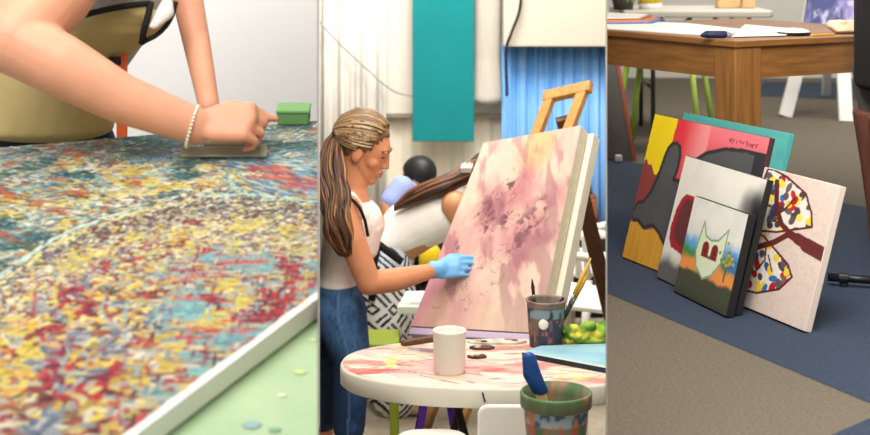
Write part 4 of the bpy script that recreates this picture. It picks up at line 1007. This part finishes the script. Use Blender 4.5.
strands('long_hair', paths, M_hair, p2, PAL('#4a2c1c', '#5f3a24', '#3a2216', '#6f4529', '#7a4c2c', '#2c1a12'), 5)
mb = MB(); c = Qp(466, 168, -.16)
for k in range(5): mb.chain((c+Vector((-.016+.008*k, 0, -.016)), .0045), (c+Vector((-.016+.009*k, -.01, .0)), .0045), (c+Vector((-.014+.01*k, 0, .016+.004*(k % 2))), .0035))
mb.hull((c+Vector((-.018, 0, 0)), .006), (c+Vector((.022, 0, .003)), .006)); mb.obj('hair_clip', M_white, p2, True)

# ---- seated person far back
Y7 = 7.2
def Gp(px, py, dy=0): return P(px, py, Y7+dy)
p3 = thing('person', 'person with short black hair in lavender shirt seated far back', 'person', (Gp(425, 300).x, Y7, Z2))
M3, R3 = headM(Gp(418, 179), 2.7, .35, 0, .82); mb = MB(); add_head(mb, M3, R3)
mb.chain((Gp(430, 208), (.1, .15, .05)), (Gp(434, 240), (.12, .15, .1)), (Gp(434, 272), (.14, .17, .09))); mb.hull((Gp(424, 200), .05), (M3@Vector((-.02, 0, -.05)), .052))
ar = (Gp(402, 188, -.16), Gp(388, 205, -.2), Gp(390, 226, -.24)); mb.chain((ar[0], .05), (ar[1], .04), (ar[2], .028)); add_hand(mb, ar[2], (.8, 0, -.4), (0, 0, 1), (0, -1, 0), (.3, .4, .3), .95)
ar2 = (Gp(436, 192, .12), Gp(440, 230, .2), Gp(420, 246, .1)); mb.chain((ar2[0], .05), (ar2[1], .04), (ar2[2], .028))
for dy in (-.1, .1):
    kn = Gp(400, 280, dy); mb.chain((Gp(432, 275, dy), .085), (kn, .06), (Vector((kn.x, kn.y, Z2+.08)), .04)); mb.hull((Vector((kn.x, kn.y, Z2+.04)), .036), (Vector((kn.x-.12, kn.y, Z2+.03)), .026))
mb.blob('body', M_skin3, p3, .007, 3); face_parts(p3, M3, R3)
mb = MB(); mb.chain((Gp(430, 208), (.11, .16, .045)), (Gp(434, 240), (.135, .165, .1)), (Gp(434, 268), (.15, .18, .06))); mb.chain((ar[0], .058), (ar[0].lerp(ar[1], .75), .054)); mb.chain((ar2[0], .07), (ar2[0].lerp(ar2[1], .8), .06)); mb.hull((ar[0], .05), (Gp(428, 206), .06))
mb.blob('shirt', mat('lavender shirt', '#8d9bcf', .85, var=.08, scale=10), p3, .008, 4)
mb = MB()
for dy in (-.1, .1): kn = Gp(400, 280, dy); mb.chain((Gp(432, 275, dy), .1), (kn, .075), (Vector((kn.x, kn.y, Z2+.12)), .055))
mb.blob('trousers', mat('dark trousers', '#2a2c33', .85), p3, .009, 3)
mb = MB(); cap_hair(mb, M3, R3, (.107, .086, .1), line=(.03, .35, -.01), zmin=-.05); mb.obj('hair', mat('black hair', '#121012', .5), p3, True)
st = thing('stool', 'low dark stool under the seated person far back', 'stool', (Gp(434, 300).x, Y7, Z2))
zs = Gp(432, 275).z-.1; c = Vector((Gp(434, 300).x, Y7, zs-.03)); MB().lathe([(0, 0), (.16, 0), (.165, .012), (.16, .028), (0, .028)], c, 24).obj('seat', M_blackmetal, st, True)
for a, b in ((-1, -1), (1, -1), (-1, 1), (1, 1)): MB().tube([c+Vector((a*.1, b*.1, 0)), Vector((c.x+a*.15, c.y+b*.15, Z2))], .012, 8).obj('leg', M_blackmetal, st, True)

# ---- things on the round table
p = on2(449.5, 372); cu = thing('cup', 'plain white plastic cup on the round table', 'cup', tuple(p))
MB().lathe([(0, 0), (.045, 0), (.0475, .004), (.0495, .122), (.051, .126), (.048, .127), (.046, .12), (.0435, .006), (0, .006)], p, 40).obj('cup', M_white, cu, True)
p = on2(546, 345.5); jr = thing('paint_pot', 'grey paint-stained pot holding brushes on the round table', 'pot', tuple(p))
mb = MB(); pr = [(0, 0)]+[(.052+.010*i/24, .14*i/24) for i in range(25)]+[(.0655, .143), (.0655, .148), (.06, .149), (.058, .14), (.05, .01), (0, .01)]
mb.lathe(pr, p, 72); o = mb.obj('pot', M_paint, jr, True)
def potc(co):
    a = np.arctan2(co[:, 1]-p.y, co[:, 0]-p.x); z = (co[:, 2]-p.z)/.148; n = fbm(a*3, z*4, 4, 91)
    C = mixc(np.broadcast_to(H('#77726a'), co.shape), H('#4a4648'), n); C = mixc(C, H('#3a3d52'), sst(.42, .55, fbm(a*2.2+3, z*3, 4, 92))*sst(.85, .7, z)); C = mixc(C, H('#b06a4a'), sst(.62, .7, fbm(a*6, z*6, 3, 93))*(z < .6))
    C = np.where(((z > .66) & (z < .83))[:, None], mixc(np.broadcast_to(H('#8099a2'), co.shape), H('#2c3448'), sst(.5, .55, fbm(a*2, z*2, 3, 94))), C); C = np.where((z >= .9)[:, None], mixc(np.broadcast_to(H('#9a948a'), co.shape), H('#6a4a44'), n), C)
    return C
vcol(o.data, potc)
MB().hull((p+Vector((-.012, -.0575, .082)), (.0165, .004, .0175), Matrix.Rotation(-.05, 3, 'X'))).obj('white_spot', M_white, jr, True)
def brush(a, b, cut1, cut2, label, ch, cbr, r=.004):
    a, b = Vector(a), Vector(b); t = thing('paintbrush', label, 'paintbrush', tuple(a), 'brushes standing in the grey pot')
    f = lambda k: a.lerp(b, k)
    MB().tube([f(0), f(cut1)], [r*.8, r*1.1], 8).obj('handle', mat('brush handle '+ch, ch, .4), t, True)
    MB().tube([f(cut1), f(cut2)], [r*1.2, r*1.3], 8).obj('ferrule', mat('ferrule', '#8d8a84', .3, metallic=.8), t, True)
    MB().tube([f(cut2), f((1+cut2)/2), f(1)], [r*1.3, r*1.5, r*.4], 8).obj('bristles', mat('bristle '+cbr, cbr, .8), t, True)
brush(p+Vector((-.025, 0, .016)), P(532, 279, p.y), .62, .75, 'slim dark brush standing upright in the grey pot', '#6b4a38', '#3a2a26')
brush(p+Vector((.02, -.01, .016)), P(591, 258, p.y+.02), .45, .56, 'yellow-tipped brush leaning right in the grey pot', '#26262c', '#e0b048', .005)
brush(p+Vector((.026, .015, .016)), P(589, 272, p.y+.05), .5, .6, 'second yellow-tipped brush, lower, leaning right in the grey pot', '#2e3340', '#d8a848', .0045)
brush(p+Vector((.03, .005, .016)), P(563, 297, p.y+.01), .5, .7, 'short black brush at the right rim of the grey pot', '#1a1a1e', '#141416', .0075)
# blue painted board
q = [on2(522, 357.5), on2(650, 382), on2(650, 347), on2(541, 351)]; bb = thing('painted_board', 'light blue painted board lying on the round table', 'painting', tuple(q[0]))
def p_blue(U, V): return mixc(mixc(np.broadcast_to(H('#7fb4cc'), U.shape+(3,)), H('#a8d0dc'), fbm(U*6, V*4, 4, 95)), H('#e4dfb8'), sst(.12, .02, V)*.7)
up_ = Vector((0, 0, .016))
MB().prism(q, up_).obj('board_edge', mat('dark board edge', '#1d2a3a', .6), bb)
painted('painted_surface', q[0]+up_*1.04, q[1]+up_*1.04, q[2]+up_*1.04, q[3]+up_*1.04, 90, 60, p_blue, M_paint, bb)
# green crumpled cloth
c = on2(588, 346)+Vector((0, 0, .006)); mb = MB()
rk = random.Random(4)
for k in range(16): a = c+Vector((rk.uniform(-.065, .06), rk.uniform(-.02, .03), rk.uniform(.014, .062))); mb.hull((a, (rk.uniform(.02, .034), .024, rk.uniform(.01, .02)), Matrix.Rotation(rk.uniform(-1, 1), 3, 'Y')))
mb.hull((c+Vector((-.06, 0, .012)), (.03, .03, .012)), (c+Vector((.05, 0, .018)), (.04, .035, .017)))
def gcol(co):
    n = fbm(co[:, 0]*30, co[:, 2]*30, 4, 96); C = mixc(np.broadcast_to(H('#4f7f2a'), co.shape), H('#93b83c'), sst(.4, .65, n)); return mixc(C, H('#d8cf4a'), sst(.62, .7, fbm(co[:, 0]*18+5, co[:, 2]*25, 3, 97)))
tag(mb.blob('crumpled_cloth', M_cloth, None, .004, 1, gcol), 'crumpled green and yellow cloth beside the grey paint pot', 'cloth')
# palettes and stick
def palette(label, px, py, w, h, c1, c2, z=0):
    p = on2(px, py)+Vector((0, 0, z)); t = thing('palette', label, 'palette', tuple(p), 'used palettes on the round table'); mb = MB(); pts = []
    for k in range(28): a = 2*PI*k/28; pts.append(p+Vector((math.cos(a)*w*(1+.06*math.sin(3*a)), math.sin(a)*h*(1+.08*math.sin(2*a+1)), 0)))
    mb.prism(pts, (0, 0, .008)).obj('board', mat('palette '+c1, c1, .6, col2=c2, scale=30), t, bevel=.002)
    for k in range(5):
        a = rng.uniform(0, 6.28); MB().hull((p+Vector((math.cos(a)*w*.6, math.sin(a)*h*.6, .009)), (.011, .009, .003))).obj('paint_blob', mat('blob%d' % k, ('#8a4a40', '#b8ac9a', '#3f4450', '#a88a50', '#6a6a50')[k], .5), t, True)
palette('pale mint palette with brown stains at the back of the round table', 497, 343, .095, .028, '#dfe3d2', '#a8917a')
palette('dark brown palette right behind the white cup', 482, 349, .04, .017, '#3a2a24', '#6a4c3a')
palette('small black palette beside the white cup, nearest of the palettes', 477, 358, .03, .014, '#2a2220', '#5a3f33')
tag(MB().bar(on2(402, 346)+Vector((0, 0, .008)), on2(436, 341)+Vector((0, 0, .012)), .026, .014).obj('wooden_stick', M_dwood, None, bevel=.003), 'brown wooden stick lying at the left back of the round table', 'stick')
# ---- bucket in the foreground on a low stand
BY = 3.95; zr = HC-(391-YH)/F*BY; bxp = P(556, 0, BY).x; bz = zr-.2
bk = thing('paint_bucket', 'paint-smeared green bucket in the foreground of the round table', 'bucket', (bxp, BY, bz))
pr = [(0, 0)]+[(.07+.016*i/30, .16*i/30) for i in range(31)]+[(.094, .163), (.095, .195), (.093, .2), (.088, .2), (.086, .165), (.066, .01), (0, .01)]
o = MB().lathe(pr, (bxp, BY, bz), 80).obj('bucket', M_paint, bk, True)
def bcol(co):
    a = np.arctan2(co[:, 1]-BY, co[:, 0]-bxp); z = (co[:, 2]-bz)/.2; n = fbm(a*3, z*5, 4, 101); C = mixc(np.broadcast_to(H('#77785c'), co.shape), H('#948a74'), n)
    C = mixc(C, H('#5f7f5a'), sst(.5, .6, fbm(a*2, z*3, 3, 102))); C = mixc(C, H('#c9605c'), sst(.55, .62, fbm(a*4, z*1.2, 3, 103))*(z < .7)); C = mixc(C, H('#b57a58'), sst(.56, .65, fbm(a*3+9, z*3, 3, 104)))
    b = (z > .62) & (z < .8); C = np.where(b[:, None], mixc(np.broadcast_to(H('#a9bcc6'), co.shape), H('#4a5f8c'), sst(.5, .6, fbm(a*4, z*6, 3, 105))), C); C = mixc(C, H('#d08a5a'), b*sst(.58, .66, fbm(a*4+4, z*5, 3, 106)))
    return mixc(C, H('#557a4c'), (z > .86)*sst(.45, .6, n))
vcol(o.data, bcol)
sc2 = thing('spatula', 'blue-headed spatula standing in the foreground paint bucket', 'spatula', (bxp-.03, BY, bz+.02))
hb = [P(529, 358, BY), P(532, 374, BY), P(540, 391, BY)]
mb = MB(); mb.chain((hb[0], (.019, .012, .016)), (hb[1], (.024, .013, .02)), (hb[2], (.022, .011, .012))); mb.obj('head', mat('blue silicone', '#1f4f98', .4), sc2, True)
MB().bar(P(540, 388, BY), Vector((bxp-.01, BY, bz+.013)), .03, .012, (0, 1, 0)).obj('handle', mat('beige wood handle', '#d8bd8c', .5), sc2, bevel=.003)
sd_ = thing('side_table', 'low white side table carrying the foreground paint bucket', 'table', (bxp, BY, Z2))
MB().lathe([(0, 0), (.115, 0), (.12, .01), (.115, .02), (0, .02)], (bxp, BY, bz-.02), 32).obj('tabletop', M_white, sd_, True)
for a, b in ((-1, -1), (1, -1), (-1, 1), (1, 1)): MB().tube([(bxp+a*.06, BY+b*.06, bz-.02), (bxp+a*.075, BY+b*.075, Z2)], .012, 8).obj('leg', M_white, sd_, True)
# ---- white chair and stool at the front of the table
xc = P(533, 0, 4.2).x; zt2 = HC-(406-YH)/F*4.2
wc = thing('plastic_chair', 'white chair with rounded back drawn up at the front of the table', 'chair', (xc, 4.22, Z2))
mb = MB(); pts = []; W_, Hh = .155, .26
for k in range(9): a = PI*k/16; pts.append((W_-.03+.03*math.sin(a), zt2-.03+.03*math.cos(a)))
pts = [(-x, z) for x, z in pts[::-1]][::-1]; top_ = [(-(W_-.03)-.03*math.cos(PI*k/16), zt2-.03+.03*math.sin(PI*k/16)) for k in range(9)]+[((W_-.03)+.03*math.sin(PI*k/16), zt2-.03+.03*math.cos(PI*k/16)) for k in range(9)]
poly = [(-W_, zt2-Hh)]+top_+[(W_, zt2-Hh)]
mb.prism([(xc+x, 4.2, z) for x, z in poly], (0, .022, 0)).obj('backrest', M_white, wc, bevel=.006)
MB().prism([(xc-.15, 4.225, zt2-.24), (xc+.15, 4.225, zt2-.24), (xc+.14, 4.5, zt2-.24), (xc-.14, 4.5, zt2-.24)], (0, 0, .025)).obj('seat', M_white, wc, bevel=.006)
for a, yy in ((-.13, 4.25), (.13, 4.25), (-.12, 4.47), (.12, 4.47)): MB().tube([(xc+a, yy, zt2-.238), (xc+a*1.1, yy, Z2)], .013, 8).obj('leg', M_white, wc, True)
z_s = HC-(428-YH)/F*4.36; xs_ = P(432, 0, 4.2).x
ws_ = thing('stool', 'white rounded stool at the front edge of the round table', 'stool', (xs_, 4.2, Z2))
mb = MB(); mb.prism([(xs_+sup(2*PI*k/48, .108, .16, 3.4)[0], 4.2+sup(2*PI*k/48, .128, .16, 3.4)[1], z_s-.035) for k in range(48)], (0, 0, .035)).obj('seat', M_white, ws_, bevel=.008)
for a, b in ((-1, -1), (1, -1), (-1, 1), (1, 1)): MB().tube([(xs_+a*.09, 4.2+b*.11, z_s-.034), (xs_+a*.11, 4.2+b*.13, Z2)], .013, 8).obj('leg', M_white, ws_, True)
# ---- olive chair and purple folding stool behind the table
oc = thing('metal_stool', 'olive green metal stool between the jeans and the round table', 'stool', (P(372, 0, 5.75).x, 5.75, Z2))
c = Vector((P(376, 0, 5.72).x, 5.72, HC-(337-YH)/F*5.72))
M_ol = mat('olive green metal', '#8a9a2a', .45)
MB().prism([c+Vector(q) for q in ((-.12, -.1, -.03), (.09, -.1, -.03), (.09, .12, -.03), (-.12, .12, -.03))], (0, 0, .03)).obj('seat', M_ol, oc, bevel=.008)
for a, b in ((-.09, -.07), (.065, -.07), (.065, .1), (-.09, .1)): MB().bar(c+Vector((a, b, -.03)), Vector((c.x+a*1.1, c.y+b*1.15, Z2)), .03, .024, (0, 1, 0)).obj('leg', M_ol, oc, bevel=.003)
fs_ = thing('folding_stool', 'purple folding stool standing behind the round table', 'stool', (P(432, 0, 5.05).x, 5.05, Z2))
zq = HC-(394-YH)/F*5.05; xq = P(434, 0, 5.05).x; M_pu = mat('purple metal', '#6a2fc0', .4)
MB().prism([(xq-.09, 4.99, zq-.012), (xq+.07, 4.99, zq-.012), (xq+.07, 5.13, zq-.012), (xq-.09, 5.13, zq-.012)], (0, 0, .012)).obj('seat', M_black, fs_)
for yy in (5.0, 5.12):
    MB().bar((xq-.03, yy, zq-.012), (xq-.11, yy, Z2), .022, .016, (0, 1, 0)).obj('leg', M_pu, fs_); MB().bar((xq+.05, yy+.018, zq-.012), (xq+.12, yy+.018, Z2), .022, .016, (0, 1, 0)).obj('leg', M_pu, fs_)
# ---- side table with papers, rear work table, bag, jug
zp = HC-(304-YH)/F*5.8; st_ = thing('side_table', 'pale mint table with papers, partly hidden behind the pink painting', 'table', (P(430, 0, 5.9).x, 5.9, Z2))
xa, xb = P(397, 0, 5.78).x, P(470, 0, 5.78).x; Mmint = mat('pale mint laminate', '#d3dcc9', .5)
MB().prism([(xa, 5.76, zp-.03), (xb, 5.76, zp-.03), (xb, 6.02, zp-.03), (xa+.03, 6.02, zp-.03)], (0, 0, .03)).obj('tabletop', Mmint, st_, bevel=.004)
for a in (xa+.14, xb-.04):
    for b in (5.79, 5.98): MB().tube([(a, b, zp-.03), (a, b, Z2)], .013, 8).obj('leg', M_white, st_, True)
for i, (lab, c_, dx) in enumerate((('mint paper sheet on the pale mint table', '#cfe0c4', 0), ('white paper sheet lying on top of the mint sheet', '#f1efe6', .02))):
    tag(MB().prism([(xa+.03+dx, 5.79, zp+i*.006), (xa+.2+dx, 5.78, zp+i*.006), (xa+.2+dx, 5.97, zp+i*.006), (xa+.05+dx, 5.97, zp+i*.006)], (0, 0, .005)).obj('paper_sheet', mat('sheet '+c_, c_, .8)), lab, 'paper')
zq2 = HC-(268-YH)/F*6.85; rw = thing('work_table', 'dark work table far back behind the bending woman', 'table', (P(440, 0, 6.9).x, 6.9, Z2))
xa, xb = P(412, 0, 6.85).x, P(520, 0, 6.85).x
MB().prism([(xa, 6.72, zq2-.03), (xb, 6.72, zq2-.03), (xb, 7.0, zq2-.03), (xa, 7.0, zq2-.03)], (0, 0, .03)).obj('tabletop', mat('dark laminate', '#3a3632', .5), rw)
for a in (xa+.05, xb-.05):
    for b in (6.75, 6.96): MB().tube([(a, b, zq2-.03), (a, b, Z2)], .014, 8).obj('leg', M_blackmetal, rw, True)
c = Vector((P(430, 0, 6.8).x, 6.79, zq2)); jg = thing('jug', 'yellow plastic jug on the dark work table', 'jug', tuple(c))
MB().lathe([(0, 0), (.045, 0), (.05, .01), (.05, .09), (.03, .12), (.018, .13), (.018, .15), (0, .15)], c, 24).obj('body', mat('bright yellow plastic', '#ecc81e', .4), jg, True)
MB().lathe([(0, .151), (.02, .151), (.02, .17), (0, .17)], c, 16).obj('cap', M_white, jg, True)
c = Vector((P(414, 0, 6.8).x+.015, 6.91, zq2)); hb_ = thing('handbag', 'black handbag beside the yellow jug', 'bag', tuple(c))
mb = MB(); mb.hull((c+Vector((-.02, 0, .035)), (.06, .04, .034)), (c+Vector((.1, 0, .035)), (.05, .04, .034)), (c+Vector((.04, 0, .14)), (.06, .03, .03))); mb.obj('body', M_black, hb_, True)
MB().tube(bez([c+Vector((-.01, 0, .15)), c+Vector((.02, 0, .23)), c+Vector((.07, 0, .23)), c+Vector((.09, 0, .15))], 12), .008, 8).obj('handle', M_black, hb_, True)
# ---- white garden chairs and black cabinet at the right
def garden_chair(x, y, rz, label):
    c = thing('garden_chair', label, 'chair', (x, y, Z2), 'white plastic chairs behind the easel'); R_ = Matrix.Rotation(rz, 3, 'Z'); q = lambda a, b, d: Vector((x, y, Z2))+R_@Vector((a, b, d))
    m = M_white
    MB().prism([q(-.21, -.21, .4), q(.21, -.21, .4), q(.18, .2, .38), q(-.18, .2, .38)], (0, 0, .022)).obj('seat', m, c, bevel=.006)
    for a, b in ((-1, -1), (1, -1)): MB().tube([q(a*.24, b*.25, 0), q(a*.22, b*.2, .4), q(a*.23, b*.19, .6)], .02, 10).obj('leg', m, c, True)
    for a in (-1, 1): MB().tube([q(a*.22, .27, 0), q(a*.2, .2, .38)], .02, 10).obj('leg', m, c, True)
    for a in (-1, 1): MB().tube(bez([q(a*.23, -.2, .6), q(a*.245, -.1, .635), q(a*.235, .1, .625), q(a*.19, .245, .62)], 14), .019, 10).obj('armrest', m, c, True)
    for k in range(5):
        a = -.15+.075*k; MB().bar(q(a, .2, .39), q(a*1.05, .28, .74), .038, .012, R_@Vector((1, 0, 0))).obj('back_slat', m, c)
    MB().tube(bez([q(-.2, .2, .39), q(-.2, .28, .72), q(0, .3, .77), q(.2, .28, .72), q(.2, .2, .39)], 24), .016, 10).obj('back_frame', m, c, True)
garden_chair(.72, 6.5, -1.9, 'white plastic garden chair behind the easel, nearer of the two')
garden_chair(.70, 7.25, 2.4, 'white plastic garden chair further back behind the easel')
cb = thing('cabinet', 'black cabinet behind the white garden chairs', 'cabinet', (.72, 7.95, Z2))
x0 = P(545, 0, 7.8).x; x1 = P(612, 0, 7.8).x; zc_ = HC-(238-YH)/F*7.75
MB().prism([(x0, 7.78, Z2), (x1, 7.78, Z2), (x1, 8.15, Z2), (x0, 8.15, Z2)], (0, 0, zc_-Z2)).obj('body', mat('black cabinet paint', '#191817', .5), cb, bevel=.004)
for k in range(2): MB().box((x0+(x1-x0)*(.26+.48*k), 7.774, (Z2+zc_)/2), ((x1-x0)*.44, .012, (zc_-Z2)*.9)).obj('door', mat('black cabinet door', '#211f1e', .5), cb, bevel=.002)
for k in range(0): pass
# brown leather bag hanging on the nearer chair
c = P(581, 222, 6.75); sb = thing('satchel', 'reddish brown leather satchel on the black cabinet behind the easel leg', 'bag', tuple(c))
c = Vector((P(581, 0, 7.85).x, 7.92, zc_)); mb = MB(); mb.hexa([c+Vector(q) for q in ((-.1, -.06, 0), (.1, -.06, 0), (.1, .06, 0), (-.1, .06, 0))], [c+Vector(q) for q in ((-.085, -.04, .2), (.085, -.04, .2), (.085, .04, .2), (-.085, .04, .2))]); mb.obj('body', mat('brown leather', '#7a4328', .5, var=.15, scale=10), sb, bevel=.012)
MB().box(c+Vector((0, -.062, .13)), (.17, .012, .1), Matrix.Rotation(-.1, 3, 'X')).obj('flap', mat('brown leather flap', '#8a4e30', .5), sb, bevel=.005)
MB().tube(bez([c+Vector((-.06, 0, .2)), c+Vector((-.04, 0, .27)), c+Vector((.04, 0, .27)), c+Vector((.06, 0, .2))], 12), .008, 8).obj('handle', mat('brown leather strap', '#5f3420', .5), sb, True)

# ================================================================== trim everything at the dividing walls
def cut(o, planes):
    me = o.data; mw_ = o.matrix_world
    co = verts_np(me); Mx = np.array(mw_); w = co@Mx[:3, :3].T+Mx[:3, 3]
    for (k, sgn) in planes:
        g_ = .0014
        n = Vector((sgn, -sgn*k, 0)).normalized()           # keep side: n.p > g_
        d = w@np.array(n)-g_
        if d.min() >= 0: continue
        if d.max() <= 0: bpy.data.objects.remove(o); return
        inv = mw_.inverted(); pco = inv@(n*g_); nl = (mw_.to_3x3().transposed()@n).normalized()
        bm = bmesh.new(); bm.from_mesh(me)
        g = bmesh.ops.bisect_plane(bm, geom=bm.verts[:]+bm.edges[:]+bm.faces[:], plane_co=pco, plane_no=nl, clear_inner=True, clear_outer=False, dist=1e-6)
        es = [e for e in g['geom_cut'] if isinstance(e, bmesh.types.BMEdge) and e.is_boundary]
        if es and len(me.polygons) < 200000 and not o.name.startswith(('painted', 'table_surface')): bmesh.ops.holes_fill(bm, edges=es, sides=0)
        bm.to_mesh(me); bm.free(); me.update()
        co = verts_np(me); w = co@Mx[:3, :3].T+Mx[:3, 3]
bpy.context.view_layer.update()
for o in list(bpy.data.objects):
    if o.type != 'MESH' or o.get('kind') == 'structure': continue
    b = OB.get(o.name, 0)
    if b == 1: cut(o, [(K1, -1)])
    elif b == 2: cut(o, [(K1, 1), (K2, -1)])
    elif b == 3: cut(o, [(K2, 1)])

# ================================================================== light, camera
w = bpy.data.worlds.new('World'); S.world = w; w.use_nodes = True
w.node_tree.nodes['Background'].inputs['Color'].default_value = (1, .98, .95, 1); w.node_tree.nodes['Background'].inputs['Strength'].default_value = .5
def area(name, loc, target, size, power, col=(1, 1, 1)):
    l = bpy.data.lights.new(name, 'AREA'); l.shape = 'RECTANGLE'; l.size, l.size_y = size; l.energy = power; l.color = col
    o = bpy.data.objects.new(name, l); COL.objects.link(o); o.location = loc
    o.rotation_euler = (Vector(target)-Vector(loc)).to_track_quat('-Z', 'Y').to_euler(); return o
area('added_light', (-1.0, 2.1, 2.3), (-.75, 3.7, .5), (1.2, 1.2), 56, (1, .98, .96))  # unseen area light added to brighten the first bay
area('added_light', (-.1, 4.4, 2.5), (.1, 5.3, -.2), (1.2, 1.6), 68, (1, .95, .88))  # added overhead light for the middle bay
area('added_light', (.05, 6.5, 2.3), (.1, 8.6, -.05), (1.2, 1.0), 125, (1, .95, .88))  # added light aimed at the cream back wall to lift it
area('added_light', (.62, 2.85, 2.2), (1.05, 4.6, .1), (1.2, 1.2), 112, (1, .96, .9))  # added light at the bay mouth, brightens the leaning canvases
area('added_light', (2.1, 7.6, 2.6), (2.1, 8.4, 0), (1.6, 1.4), 78, (1, .96, .9))  # added unseen light for the rear of the third bay
cd = bpy.data.cameras.new('Camera'); cam = bpy.data.objects.new('Camera', cd); COL.objects.link(cam)
cam.location = (0, 0, HC); cam.rotation_euler = (PI/2, 0, 0)
cd.sensor_fit = 'HORIZONTAL'; cd.sensor_width = 36; cd.lens = F/870*36; cd.shift_y = -(217.5-YH)/870
cd.clip_start = .05; cd.clip_end = 60
cd.dof.use_dof = True; cd.dof.focus_distance = 4.45; cd.dof.aperture_fstop = 3.7
S.camera = cam
S.view_settings.view_transform = 'Standard'; S.view_settings.look = 'None'; S.view_settings.gamma = 1; S.view_settings.exposure = 0
S.view_settings.use_curve_mapping = False
